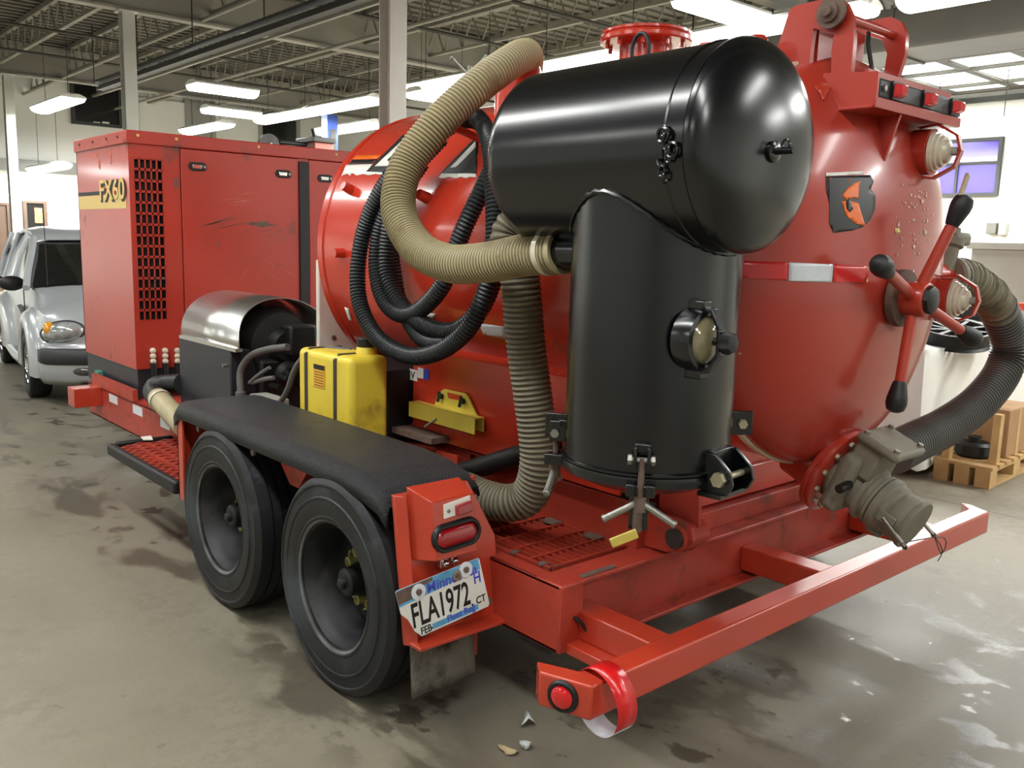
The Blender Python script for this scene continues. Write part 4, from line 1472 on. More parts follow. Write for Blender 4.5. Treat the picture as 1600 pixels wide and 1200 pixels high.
# weld bead along the saddle joint
m_ = MB()
path = []
for k in range(96):
    a = 2 * PI * k / 96
    x = DRV * math.cos(a)
    z = DZ - math.sqrt(max(0, DRH ** 2 - x * x))
    path.append(V(DX + x * 1.012, DY + DRV * math.sin(a) * 1.012, z - .002 + .0015 * math.sin(k * 2.7)))
m_.sweep(path, [.007 + .0015 * math.sin(k * 3.1) for k in range(96)], 6, closed=True)
m_.build('weld_bead', 'black_gloss', drum)
lid = MB().lathe([(DRV - .01, .01), (DRV + .008, .008), (DRV + .010, -.002), (DRV + .008, -.020), (DRV - .01, -.028), (DRV - .06, -.05), (.08, -.07), (0, -.072)], (DX, DY, .998), (0, 0, 1), 72, cap=False).build('bottom_lid', 'black_gloss', drum)
MB().lathe([(DRV + .001, 0), (DRV + .010, .002), (DRV + .010, .008), (DRV + .001, .010)], (DX, DY, 1.008), (0, 0, 1), 72, cap=False).build('lid_rim', 'black_gloss', drum)


def swing_clamp(dirx, diry, zdrop=0.0, name='swing_clamp'):
    n = V(dirx, diry, 0).normalized()
    t = V(-n.y, n.x, 0)
    c = V(DX, DY, 0) + n * DRV
    cl = node(name, drum)
    T = Matrix((t, n, V(0, 0, 1))).transposed().to_4x4()
    T.translation = c
    for s in (-1, 1):
        MB().box((s * .017 - .004, -.01, 1.035), (s * .017 + .004, .045, 1.095), T).build('clamp_ear', 'black_gloss', cl, bevel=.003)
    MB().box((-.021, -.005, 1.075), (.021, .020, 1.100), T).build('clamp_bridge', 'black_gloss', cl, bevel=.004)
    m_ = MB()
    m_.cyl(T @ V(-.034, .028, 1.060), T @ V(.034, .028, 1.060), .007, n=8).cyl(T @ V(-.036, .028, 1.060), T @ V(-.026, .028, 1.060), .014, n=6).cyl(T @ V(.024, .028, 1.060), T @ V(.033, .028, 1.060), .013, n=6)
    m_.build('clamp_bolt', 'galv', cl)
    MB().cyl(T @ V(0, .028, 1.065), T @ V(0, .030, .905), .0085, n=10).build('swing_bolt', 'rust', cl)
    for s in (-1, 1):
        MB().box((s * .026 - .011, .0, .968), (s * .026 + .011, .055, 1.0), T).build('lid_fork', 'black_gloss', cl, bevel=.003)
    MB().cyl(T @ V(0, .030, .962), T @ V(0, .030, .925), .017, n=12).build('wing_hub', 'rust', cl)
    for s in (-1, 1):
        m_ = MB()
        p0, p1 = T @ V(s * .010, .030, .945), T @ V(s * .088, .034, .900)
        m_.cyl(p0, p1, .0095, n=10).lathe([(.0105, -.004), (.0115, .002), (.009, .006), (0, .007)], p1, p1 - p0, 10)
        m_.build('wing_arm', 'galv', cl)
    return cl, T


cl, Tf = swing_clamp(-.79, -.61)
swing_clamp(-.56, .83)
swing_clamp(.95, .30)
# plates behind the left clamp
n = V(-.56, .83, 0).normalized()
c = V(DX, DY, 0) + n * DRV
t = V(-n.y, n.x, 0)
Tl = Matrix((t, n, V(0, 0, 1))).transposed().to_4x4()
Tl.translation = c
MB().box((-.008, -.01, 1.045), (.006, .062, 1.115), Tl).build('side_bracket', 'black_gloss', drum, bevel=.003)
m_ = MB()
hexbolt(m_, Tl @ V(.006, .030, 1.08), t, .016, .010)
hexbolt(m_, Tl @ V(-.008, .030, 1.08), -t, .016, .010)
m_.build('bracket_bolt', 'galv', drum)
# drain cock under the front clamp
MB().box((-.028, .0, .872), (.022, .022, .99), Tf).build('drain_tab', 'black_gloss', drum, bevel=.003)
dc = node('drain_cock', drum)
m_ = MB()
m_.lathe([(.013, 0), (.013, .05), (.009, .055)], Tf @ V(-.004, .03, .925), (0, 0, -1), 12)
m_.build('cock_body', 'rust', dc)
m_ = MB()
p0, p1 = Tf @ V(-.002, .046, .872), Tf @ V(-.068, .058, .842)
m_.beam(p0, p1, .008, .026)
m_.build('cock_lever', 'brass', dc, bevel=.003)
# hinge on the right of the lid
n = V(.10, -1, 0).normalized()
t = V(-n.y, n.x, 0)
Th = Matrix((t, n, V(0, 0, 1))).transposed().to_4x4()
Th.translation = V(DX, DY, 0) + n * DRV
hg = node('lid_hinge', drum)
for s in (-.058, .052):
    m_ = MB()
    m_.prism([Th @ V(s, -.01, 1.07), Th @ V(s, .02, 1.07), Th @ V(s, .065, 1.03), Th @ V(s, .075, .995), Th @ V(s, .06, .965), Th @ V(s, .0, .955), Th @ V(s, -.02, .96)], t * .012)
    m_.build('hinge_ear', 'black_gloss', hg, bevel=.003)
MB().box((-.05, -.01, .985), (.055, .012, 1.075), Th).build('hinge_back', 'black_gloss', hg, bevel=.003)
MB().box((-.07, -.02, .955), (.075, .05, .967), Th).build('hinge_leaf', 'black_gloss', hg)
m_ = MB()
m_.cyl(Th @ V(-.060, .040, 1.008), Th @ V(.066, .040, 1.008), .009, n=10)
m_.build('hinge_rod', 'bolt', hg)
m_ = MB()
m_.cyl(Th @ V(-.078, .040, 1.008), Th @ V(-.060, .040, 1.008), .020, n=6)
m_.build('hinge_bolt', 'bolt', hg)
n = V(.80, -.60, 0).normalized()
t = V(-n.y, n.x, 0)
Tb = Matrix((t, n, V(0, 0, 1))).transposed().to_4x4()
Tb.translation = V(DX, DY, 0) + n * DRV
MB().box((-.006, -.03, 1.075), (.006, .070, 1.145), Tb).build('side_bracket', 'black_gloss', drum, bevel=.003)
m_ = MB()
hexbolt(m_, Tb @ V(-.006, .038, 1.108), -t, .015, .012)
m_.build('bracket_bolt', 'bolt', drum)
# arm that carries the drum from the tank
MB().box((DX + .19, 1.70, 1.30), (2.36, 1.80, 1.36)).build('mount_arm', 'black_gloss', drum)
MB().box((DX + .05, 1.82, 1.66), (2.36, 1.90, 1.72)).build('mount_arm', 'black_gloss', drum)

# sight glass porthole facing the rear
sg = node('sight_glass', drum)
pz = PX(1104, 530, y=DY - DRV).z
pc = V(PX(1104, 530, y=DY - DRV - .02).x, DY - DRV + .012, pz)
MB().lathe([(.078, -.02), (.080, .018), (.076, .034), (.062, .036), (.058, .026)], pc, (0, -1, 0), 36, cap=False).build('port_ring', 'black_gloss', sg)
MB().lathe([(.064, .018), (.060, .030), (.048, .044), (.028, .053), (.0, .056)], pc, (0, -1, 0), 32, cap=False).build('port_glass', 'glass_dirty', sg)
m_ = MB()
for p, q in (((0, 0, .086), (0, -.05, .075)), ((0, -.048, .076), (0, -.075, .028)), ((0, -.074, .03), (0, -.074, -.03)), ((0, -.075, -.028), (0, -.048, -.076)), ((0, -.05, -.075), (0, 0, -.086))):
    m_.beam(pc + V(*p), pc + V(*q), .026, .010, up=(1, 0, 0) if False else V(*q).cross(V(1, 0, 0)))
m_.build('port_cage', 'black_gloss', sg, bevel=.002)
MB().cyl(pc + V(0, -.05, 0), pc + V(0, -.085, 0), .010, n=10).build('knob_stud', 'black_gloss', sg)
m_ = MB()
rows = []
for rr, tt in ((.012, .078), (.022, .080), (.026, .088), (.027, .104), (.022, .112), (.010, .114)):
    rows.append([pc + V(math.cos(2 * PI * k / 28) * rr * (1 + .10 * math.cos(7 * 2 * PI * k / 28)), -tt, math.sin(2 * PI * k / 28) * rr * (1 + .10 * math.cos(7 * 2 * PI * k / 28))) for k in range(28)])
m_.grid(rows, closed=True)
m_.bm.faces.new(list(m_.bm.verts)[-28:])
m_.build('knob', 'black', sg)
for s in (1, -1):
    MB().box((pc.x - .018, pc.y - .030, pc.z + s * .087 - .012), (pc.x + .018, pc.y + .03, pc.z + s * .087 + .012)).build('cage_lug', 'black_gloss', sg, bevel=.004)

# lifting ring, chain, dome latch, inlet
lr = PX(1000, 90, x=DX)
m_ = MB()
smooth_tube(m_, [V(DX - .0, lr.y - .028, DZ + DRH - .01), V(DX, lr.y - .030, DZ + DRH + .03), V(DX, lr.y - .018, DZ + DRH + .058), V(DX, lr.y, DZ + DRH + .066), V(DX, lr.y + .018, DZ + DRH + .058), V(DX, lr.y + .030, DZ + DRH + .03), V(DX, lr.y + .028, DZ + DRH - .01)], .0055, 9, .008)
m_.build('lifting_ring', 'black', drum)
ch = node('keeper_chain', drum)


def drum_side(z, y, off=.0):
    return V(DX - math.sqrt(max(0, (DRH + off) ** 2 - (z - DZ) ** 2)), y, z)


def link(c, d, n, L=.024, w=.009, r=.0028):
    d = Vector(d).normalized()
    n = Vector(n)
    s = d.cross(n).normalized()
    pts = []
    for k in range(14):
        a = 2 * PI * k / 14
        pts.append(Vector(c) + d * (math.cos(a) * L / 2) + s * (math.sin(a) * w))
    return MB().sweep(pts, r, 6, closed=True)


c0 = PX(1040, 205, x=DX - DRH)
zz = c0.z
for k in range(8):
    z = zz - k * .015
    yy = c0.y - .010 * math.sin(k * .9) - (.02 if 2 < k < 5 else 0)
    nn = V(-1, 0, 0) if k % 2 == 0 else V(0, 1, .3)
    link(drum_side(z, yy, .008), (0, .25 * math.sin(k), -1), nn).build('chain_link', 'black_gloss', ch)
for k, (dy, dz) in enumerate(((0, 0), (-.028, -.035))):
    c = drum_side(zz - .01 + dz, c0.y + dy, .010)
    m_ = MB()
    m_.sweep([c + V(0, .016 * math.cos(2 * PI * i / 14), .016 * math.sin(2 * PI * i / 14)) for i in range(14)], .005, 6, closed=True)
    m_.build('chain_ring', 'black_gloss', ch)
dl = node('dome_latch', drum)


def dome_hit(u, v):
    d = ray(u, v)
    s = V(1 / DRH, 1 / .088, 1 / DRH)
    o = V((EYE.x - DX) * s.x, (EYE.y - YD0) * s.y, (EYE.z - DZ) * s.z)
    e = V(d.x * s.x, d.y * s.y, d.z * s.z)
    a, b, c = e.dot(e), 2 * o.dot(e), o.dot(o) - 1
    return EYE + d * ((-b - math.sqrt(max(0, b * b - 4 * a * c))) / (2 * a))


c = dome_hit(1208, 237)
MB().lathe([(.026, .01), (.026, -.006), (.018, -.010), (.010, -.011)], c, (0, 1, 0), 20).build('latch_boss', 'black_gloss', dl)
MB().cyl(c, c + V(0, -.055, 0), .008, n=10).build('latch_bolt', 'black_gloss', dl)
MB().sweep([c + V(0, -.034 + .010 * math.cos(2 * PI * k / 12), .014 + .012 * math.sin(2 * PI * k / 12)) for k in range(12)], .003, 6, closed=True).build('latch_ring', 'black_gloss', dl)
ip = V(1.85, 1.78, 1.577)
MB().cyl(ip, ip + V(0, .20, -.002), .050, n=28).build('inlet_pipe', 'black_gloss', drum)

# ================================================================== HOSES
hs = thing('beige_hose', 'ribbed beige hose looping from the black drum up to the tank top', 'hose', (1.85, 2.3, 1.5))
up_pts = [V(1.85, 1.89, 1.577), V(1.85, 2.05, 1.562), PX(760, 410, x=1.85), PX(700, 411, x=1.85), PX(652, 386, x=1.865), PX(623, 330, x=1.89), PX(634, 262, x=1.95), PX(685, 192, x=2.06), PX(750, 132, x=2.22), PX(798, 97, x=2.38), PX(820, 86, x=2.52), PX(826, 92, x=2.72), PX(826, 112, x=2.90)]
m_ = MB()
ribbed(m_, up_pts, .066, .0145, .007, 24)
m_.build('hose_body', 'hose_beige', hs).data.materials.append(M['web_beige'])
d = (up_pts[1] - up_pts[0]).normalized()
MB().lathe([(.0665, .045), (.0685, .045), (.0685, .065), (.0665, .065)], up_pts[0], d, 32, cap=False).build('hose_clamp', 'ball_cream', hs)
MB().lathe([(.052, -.004), (.066, -.006), (.068, .004), (.066, .012)], up_pts[0], d, 32, cap=False).build('hose_cuff', 'hose_beige', hs)

hs2 = thing('olive_hose', 'ribbed olive hose dropping behind the black drum onto the deck grating', 'hose', (2.1, 2.3, .55))
lo_pts = [V(2.30, 2.10, 1.80), V(2.12, 2.20, 1.74), PX(800, 362, x=2.03), PX(812, 430, x=2.04), PX(822, 540, x=2.07), PX(838, 660, x=2.10), PX(842, 725, x=2.11), PX(828, 772, x=2.11), PX(795, 786, x=2.08), PX(755, 778, x=2.06), PX(720, 764, x=2.05), V(2.05, 2.78, .625), V(2.06, 2.98, .625)]
m_ = MB()
ribbed(m_, lo_pts, .070, .0185, .006, 24)
m_.build('hose_body', 'hose_olive', hs2).data.materials.append(M['web_olive'])

# black coil hung on the flank of the tank
hs3 = thing('black_hose', 'long black corrugated hose hung in loops on the tank flank', 'hose', (2.15, 2.9, 1.1))


def C(u, v, x):
    return PX(u, v, x=x)


loops = [C(770, 262, 2.24), C(752, 300, 2.18), C(728, 350, 2.14), C(708, 400, 2.13), C(690, 448, 2.12), C(655, 485, 2.12), C(622, 490, 2.11), C(597, 462, 2.11), C(588, 410, 2.13), C(596, 350, 2.15), C(625, 285, 2.17), C(668, 228, 2.20), C(712, 192, 2.26), C(748, 190, 2.30),
         C(766, 225, 2.20), C(772, 300, 2.13), C(773, 370, 2.10), C(764, 440, 2.08), C(735, 508, 2.06), C(690, 547, 2.05), C(640, 556, 2.05), C(592, 530, 2.05), C(564, 480, 2.06), C(559, 420, 2.08), C(572, 350, 2.11), C(602, 288, 2.13), C(645, 235, 2.17), C(692, 195, 2.24),
         C(735, 180, 2.30), C(760, 205, 2.26), C(780, 280, 2.18), C(782, 350, 2.15), C(775, 420, 2.13), C(752, 480, 2.12), C(715, 515, 2.12), C(672, 512, 2.12), C(630, 480, 2.13), C(606, 430, 2.13), C(606, 370, 2.14), C(618, 318, 2.15), C(648, 262, 2.18), C(690, 215, 2.24)]
m_ = MB()
ribbed(m_, loops, .0365, .0155, .0055, 16)
m_.build('hose_body', 'hose_black', hs3).data.materials.append(M['web_black'])
loop_b = [C(660, 255, 2.24), C(622, 315, 2.18), C(612, 372, 2.16), C(616, 425, 2.17), C(628, 480, 2.17), C(660, 530, 2.13), C(705, 540, 2.11)]
m_ = MB()
ribbed(m_, loop_b, .034, .0155, .0055, 16)
m_.build('hose_tail', 'hose_black', hs3).data.materials.append(M['web_black'])
m_ = MB()
c = C(752, 205, 2.33)
m_.cyl(c + V(.08, 0, -.05), c + V(-.14, 0, .0), .016, n=12).cyl(c + V(-.14, 0, 0), c + V(-.15, 0, .05), .014, n=10)
m_.build('hose_hook', 'red_tank', tank)

# dark discharge hose on the far side with its taped elbow
hs4 = thing('dark_hose', 'fat dark grey hose arching beside the white sheeted table', 'hose', (4.1, 1.5, .9))
pts = [PX(1528, 448, y=1.66), PX(1558, 478, y=1.66), PX(1577, 530, y=1.66), PX(1567, 580, y=1.66), PX(1530, 628, y=1.65), PX(1480, 665, y=1.64), PX(1430, 690, y=1.62), PX(1395, 708, y=1.60)]
m_ = MB()
ribbed(m_, pts[1:], .086, .024, .010, 22)
m_.build('hose_body', 'hose_dark', hs4).data.materials.append(M['web_dark'])
m_ = MB()
path = catmull([PX(1490, 432, y=1.68), PX(1508, 434, y=1.67), pts[0], PX(1548, 464, y=1.66), PX(1563, 490, y=1.66)], .012)
m_.sweep(path, [.078 + .006 * math.sin(i * 1.9) + (.006 if i % 5 == 0 else 0) for i in range(len(path))], 20)
m_.build('taped_elbow', 'hose_olive', hs4)
vb = node('ball_valve', tank)
c = PX(1490, 432, y=1.68)
MB().lathe([(.075, -.06), (.085, -.05), (.085, -.02), (.070, -.01), (.070, .02), (.08, .03)], c, (1, -.05, -.05), 24).build('coupling', 'valve', vb)
c2 = PX(1478, 395, y=1.70)
MB().lathe([(.05, -.12), (.05, .02), (.065, .03), (.065, .06), (.045, .07), (.04, .11), (.02, .12)], c2, (.25, 0, 1), 20).build('valve_bonnet', 'valve', vb)
MB().beam(c2 + V(.0, 0, .10), c2 + V(.14, .0, .34), .012, .03).build('valve_lever', 'hose_beige', vb)
MB().box((c2.x - .02, c2.y - .05, c2.z + .03), (c2.x + .14, c2.y + .05, c2.z + .09)).build('valve_wing', 'valve', vb, bevel=.02)
MB().cyl(V(3.5, 1.80, c.z), c + V(-.04, .03, 0), .07, n=20).build('side_outlet', 'red_tank', vb)

# ================================================================== ENGINE ENCLOSURE
EX0, EX1, EY0, EY1 = 1.942, 3.918, 5.854, 6.93
EZ0, EZ1, EZL, EZT = .53, .724, 2.140, 2.222
enc = thing('engine_enclosure', 'tall red sheet metal engine enclosure with square hole grille', 'enclosure', ((EX0 + EX1) / 2, EY0 + .5, EZ0))
MB().box((EX0 + .01, EY0 + .01, EZ0), (EX1 - .01, EY1 - .01, EZ1 + .01)).build('base_skirt', 'grey_box', enc)
gx0, gx1, gz0, gz1 = 1.972, 2.152, 1.036, 2.056
m_ = MB()                                        # sheet box with an opening for the grille
m_.box((EX0, EY0 + .012, EZ1), (EX0 + .012, EY1, EZL)).box((EX1 - .012, EY0 + .012, EZ1), (EX1, EY1, EZL)).box((EX0, EY1 - .012, EZ1), (EX1, EY1, EZL))
m_.box((EX0, EY0, EZ1), (gx0, EY0 + .012, EZL)).box((gx1, EY0, EZ1), (2.262, EY0 + .012, EZL)).box((gx0, EY0, EZ1), (gx1, EY0 + .012, gz0)).box((gx0, EY0, gz1), (gx1, EY0 + .012, EZL))
m_.build('sheet_body', 'red_box', enc)
MB().box((EX0 + .02, EY0 + .05, EZ1), (EX1 - .02, EY1 - .02, EZL - .01)).build('dark_inside', 'engine', enc)  # black block standing in for the shade behind the grille
m_ = MB()
nc_, nr_ = 5, 15
pw, ph = (gx1 - gx0) / nc_, (gz1 - gz0) / nr_
for i in range(nc_ + 1):
    x = gx0 + i * pw
    m_.box((x - .0048, EY0 + .001, gz0), (x + .0048, EY0 + .009, gz1))
for j in range(nr_ + 1):
    z = gz0 + j * ph
    m_.box((gx0, EY0 + .001, z - .0075), (gx1, EY0 + .0085, z + .0075))
m_.build('grille', 'red_box', enc)
MB().box((2.268, EY0 - .006, EZ1 + .02), (3.098, EY0 + .012, EZL - .004)).build('door', 'red_box', enc, bevel=.003)
MB().box((3.100, EY0 + .0, EZ1), (3.180, EY0 + .012, EZL)).build('door_gap', 'red_box', enc)
MB().box((3.104, EY0 - .018, EZ1), (3.176, EY0 - .001, EZL - .02)).build('rubber_strip', 'strip_black', enc, bevel=.003)
MB().box((3.184, EY0 - .006, EZ1 + .02), (EX1 - .01, EY0 + .012, EZL - .004)).build('door', 'red_box', enc, bevel=.003)
for x, z in ((2.376, 2.030), (2.984, 2.025), (3.31, 2.016)):
    lt = node('latch', enc)
    m_ = MB()
    pts = []
    for k in range(20):
        a = 2 * PI * k / 20
        pts.append(V(x + (.032 if math.cos(a) > 0 else -.032) + .028 * math.cos(a), EY0 - .006, z + .028 * math.sin(a)))
    m_.prism(pts, (0, -.006, 0))
    m_.build('latch_plate', 'rim', lt)
    MB().box((x - .036, EY0 - .018, z - .014), (x + .026, EY0 - .008, z + .014)).build('latch_paddle', 'chrome', lt, bevel=.004)
    MB().lathe([(.010, 0), (.010, .006), (0, .007)], (x + .044, EY0 - .011, z), (0, -1, 0), 10).build('latch_lock', 'galv', lt)
m_ = MB()
m_.box((EX0 - .012, EY0 - .012, EZL), (EX1 + .012, EY1 + .012, EZT))
m_.build('roof_lid', 'red_box', enc, bevel=.006)
for x in (2.0, 2.24, 2.8, 3.4):
    m_ = MB()
    hexbolt(m_, (x, EY0 - .012, EZT - .03), (0, -1, 0), .010, .007)
    m_.build('lid_bolt', 'cream', enc)
for y in (6.0, 6.22, 6.5, 6.8):
    m_ = MB()
    hexbolt(m_, (EX0 - .012, y, EZT - .035), (-1, 0, 0), .010, .007)
    m_.build('lid_bolt', 'rust', enc)
# side decal
a, b = PX(120, 298, x=EX0), PX(182, 314, x=EX0)
MB().box((EX0 - .002, 5.92, 1.745), (EX0, EY1 - .02, 1.835)).build('side_stripe', 'cream', enc)
MB().box((EX0 - .002, 6.38, 1.838), (EX0, EY1 - .02, 1.862)).build('side_stripe', 'print_black', enc)
for dy, dz, dx, mm in ((0, 0, 0, 'print_black'), (.02, .012, .002, 'cream')):
    lt = text('side_lettering', 'FX60', mm, enc, (EX0 - .0035 - dx, 6.42 + dy, 1.795 + dz), (0, -1, 0), (0, 0, 1), .18, .0005, sx=1.3)
    lt.data.offset = .008 if mm == 'print_black' else .003
# worn, chalky patches on the lid corner
chalk = mat('chalky_red', (190, 100, 86), .7, var=.3, vscale=25)
rnd = random.Random(3)


def ragged(cx, cy, rx, ry, n=18):
    return [(cx + rx * math.cos(2 * PI * k / n) * rnd.uniform(.45, 1.1), cy + ry * math.sin(2 * PI * k / n) * rnd.uniform(.4, 1.1)) for k in range(n)]


for cy, cz, ry, rz_ in ((6.74, 2.168, .09, .022), (6.60, 2.160, .07, .018), (6.24, 2.172, .08, .022)):
    MB().prism([(EX0 - .0125, y, z) for y, z in ragged(cy, cz, ry, rz_)], (-.0005, 0, 0)).build('worn_patch', chalk, enc)
for cy, cz, ry, rz_ in ((6.50, 2.10, .10, .03), (6.42, 2.04, .03, .05), (6.22, 2.10, .07, .025), (6.18, 2.05, .02, .04)):
    MB().prism([(EX0 - .0005, y, z) for y, z in ragged(cy, cz, ry, rz_)], (-.0005, 0, 0)).build('worn_patch', chalk, enc)
# scrapes on the doors: bundles of thin scratches and one bared patch
for x0, z0, dx, dz, nn, mm in ((2.60, 1.83, .30, .03, 7, chalk), (2.45, 1.60, .34, .10, 9, 'rust'), (2.85, 1.60, .16, .05, 6, 'rust'), (2.55, 1.30, .10, .14, 4, chalk), (2.90, 1.38, .13, -.08, 4, chalk)):
    for k in range(nn):
        ox, oz = rnd.uniform(-.10, .10), rnd.uniform(-.06, .06)
        l = rnd.uniform(.35, 1.0)
        a_ = V(x0 + ox, EY0 - .0062, z0 + oz)
        b_ = a_ + V(dx * l, 0, dz * l + rnd.uniform(-.01, .01))
        w_ = rnd.uniform(.0012, .0035)
        MB().prism([a_, a_.lerp(b_, .5) + V(0, 0, -w_), b_, a_.lerp(b_, .5) + V(0, 0, w_)], (0, -.0004, 0)).build('scratch', mm, enc)
MB().prism([(x, EY0 - .0062, z) for x, z in ragged(2.80, 1.675, .13, .022, 20)], (0, -.0005, 0)).build('scrape', 'rust', enc)
MB().prism([(x, EY0 - .0002, z) for x, z in ragged(2.235, 1.92, .016, .05)], (0, -.0005, 0)).build('scrape', 'rust', enc)
# grease fittings with black lines at the foot of the box
for k, u in enumerate((239, 258, 277)):
    p = PX(u, 548, y=EY0 - .03)
    ft = node('grease_fitting', enc)
    for q in (0, -.035, -.07):
        MB().ball((p.x, EY0 - .028, p.z + q), .020, 12, 8).build('fitting_bead', 'ball_cream', ft)
    MB().cyl((p.x, EY0 - .028, p.z - .08), (p.x, EY0 - .03, .56), .020, n=12).build('fitting_line', 'black', ft)

# ================================================================== PUMP UNIT BEHIND THE FENDER
pm = thing('pump_unit', 'pump engine with curved stainless cover on a dark grey cabinet', 'pump', (2.3, 4.7, FT))
PX0 = 2.0
ya, yb_ = PX(359, 548, x=PX0).y, PX(279, 528, x=PX0).y
MB().box((PX0, ya, FT), (2.30, yb_, .990)).build('cabinet', 'grey_box', pm, bevel=.008)
m_ = MB()
m_.lathe([(.010, 0), (.010, .02), (0, .022)], (PX0, ya + .05, .90), (-1, 0, 0), 10)
m_.build('cabinet_latch', 'galv', pm)
arc = []
xr_ = PX(516, 520, y=ya - .02).x
hw_ = (xr_ - PX0) / 2 * .95
cx_ = PX0 + .01 + hw_
y_r0, y_f0 = ya - .10, yb_ - .02
rows = []
for yy in (y_r0, y_f0):
    r = []
    for k in range(25):
        a = PI * k / 24
        r.append(V(cx_ - hw_ * math.cos(a), yy + (.10 * math.sin(a) if yy == y_r0 else 0), 1.0 + .26 * math.sin(a) ** .8))
    rows.append(r)
MB().grid(rows).build('cover', 'stainless', pm, solid=.006, angle=60)
MB().box((PX0 - .004, y_r0 + .02, .985), (PX0 + .035, y_f0, 1.003)).build('cover_flange', 'stainless', pm)
m_ = MB()
m_.prism([V(cx_ - hw_ * .99 * math.cos(PI * k / 24), y_f0 - .02, 1.0 + .255 * math.sin(PI * k / 24) ** .8) for k in range(25)], (0, .01, 0))
m_.build('cover_end', 'engine', pm)
MB().lathe([(.20, 0), (.21, .02), (.18, .14), (.10, .16), (.08, .22)], (cx_, ya + .12, 1.0), (0, -1, 0), 32).build('fan_shroud', 'engine', pm)
MB().box((cx_ - .15, ya - .06, .62), (cx_ + .28, ya + .45, .93)).build('engine_block', 'engine', pm, bevel=.02)
MB().box((cx_ - .02, ya - .16, .95), (cx_ + .14, ya - .04, 1.12)).build('air_cleaner', 'engine', pm, bevel=.015)
MB().lathe([(.07, 0), (.075, .03), (.05, .05), (.05, .10), (.03, .11)], (cx_ - .02, ya - .10, .85), (0, -1, 0), 20).build('pump_head', 'engine', pm)
for k in range(5):
    MB().cyl((cx_ - .12 + .05 * k, ya - .13, .80 + .04 * (k % 3)), (cx_ - .12 + .05 * k, ya - .23, .80 + .04 * (k % 3)), .018, n=10).build('pump_port', 'rim' if k % 2 else 'black', pm)
MB().box((cx_ - .06, ya - .22, .885), (cx_ + .10, ya - .19, .905)).build('linkage', 'black', pm)
g1 = [PX(376, 612, x=2.03), PX(376, 580, x=2.04), PX(392, 556, x=2.06), PX(420, 546, x=2.09), PX(452, 542, x=2.12)]
for pts, r in ((g1, .019), ([PX(390, 598, x=2.06), PX(405, 585, x=2.07), PX(425, 572, x=2.10)], .010), ([PX(395, 598, x=2.07), PX(415, 592, x=2.08), PX(430, 590, x=2.10)], .012), ([PX(430, 640, x=1.98), PX(448, 612, x=1.99), PX(462, 575, x=2.0), PX(484, 550, x=2.02), PX(515, 545, x=2.06), PX(552, 549, x=2.12)], .014)):
    m_ = MB()
    smooth_tube(m_, pts, r, 10)
    m_.build('pump_hose', 'grey_hose', pm)
c = PX(376, 618, x=2.03)
MB().lathe([(.027, -.03), (.027, .02), (.020, .025)], c, (0, 0, 1), 14).build('hose_fitting', 'grey_hose', pm)
a, b = PX(390, 615, x=2.02), PX(424, 640, x=2.02)
MB().box((2.02, b.y, b.z - .05), (2.12, a.y, a.z)).build('valve_block', 'grey_cab', pm, bevel=.006)
for k in range(4):
    c = PX(530 + k * 8, 545 + k * 4, x=2.14)
    MB().cyl(c + V(0, 0, -.04), c + V(0, 0, .012), .011, n=8).build('manifold_fitting', 'rim', pm)
MB().beam(PX(520, 546, x=2.15), PX(568, 561, x=2.15), .02, .02).build('manifold_bar', 'black', pm)

# elbow and short hose in front of the fender
eh = thing('suction_elbow', 'black elbow with short beige hose in front of the fender', 'hose', (1.9, 4.7, .6))
m_ = MB()
path = catmull([PX(285, 600, x=2.02), PX(262, 601, x=1.98), PX(245, 603, x=1.93), PX(240, 612, x=1.905), PX(247, 624, x=1.885)], .02)
m_.sweep(path, .062, 22)
m_.build('elbow', 'black', eh)
p0, p1, p2 = PX(247, 622, x=1.885), PX(262, 638, x=1.87), PX(290, 668, x=1.83)
m_ = MB()
m_.sweep(catmull([p0, p1, p2], .02), .062, 22)
m_.build('short_hose', 'hose_beige', eh)
MB().lathe([(.066, 0), (.068, .004), (.068, .026), (.066, .03)], p0 + (p1 - p0) * .2, p1 - p0, 26, cap=False).build('elbow_clamp', 'ball_cream', eh)

# white panel standing between pump and tank
a, b = PX(497, 436, y=4.30), PX(600, 560, y=4.30)
wp = thing('white_panel', 'cream white panel standing between the pump cover and the tank', 'panel', ((a.x + b.x) / 2, 4.35, FT))
MB().box((a.x, 4.30, FT), (3.55, 4.33, 1.48)).build('panel_sheet', 'white_paint', wp, bevel=.01)
MB().lathe([(.012, 0), (.012, .01), (0, .012)], PX(521, 527, y=4.30), (0, -1, 0), 10).build('panel_bolt', 'rust', wp)
MB().box((2.9, 4.33, FT), (2.94, 4.50, 1.3)).build('panel_stay', 'white_paint', wp)

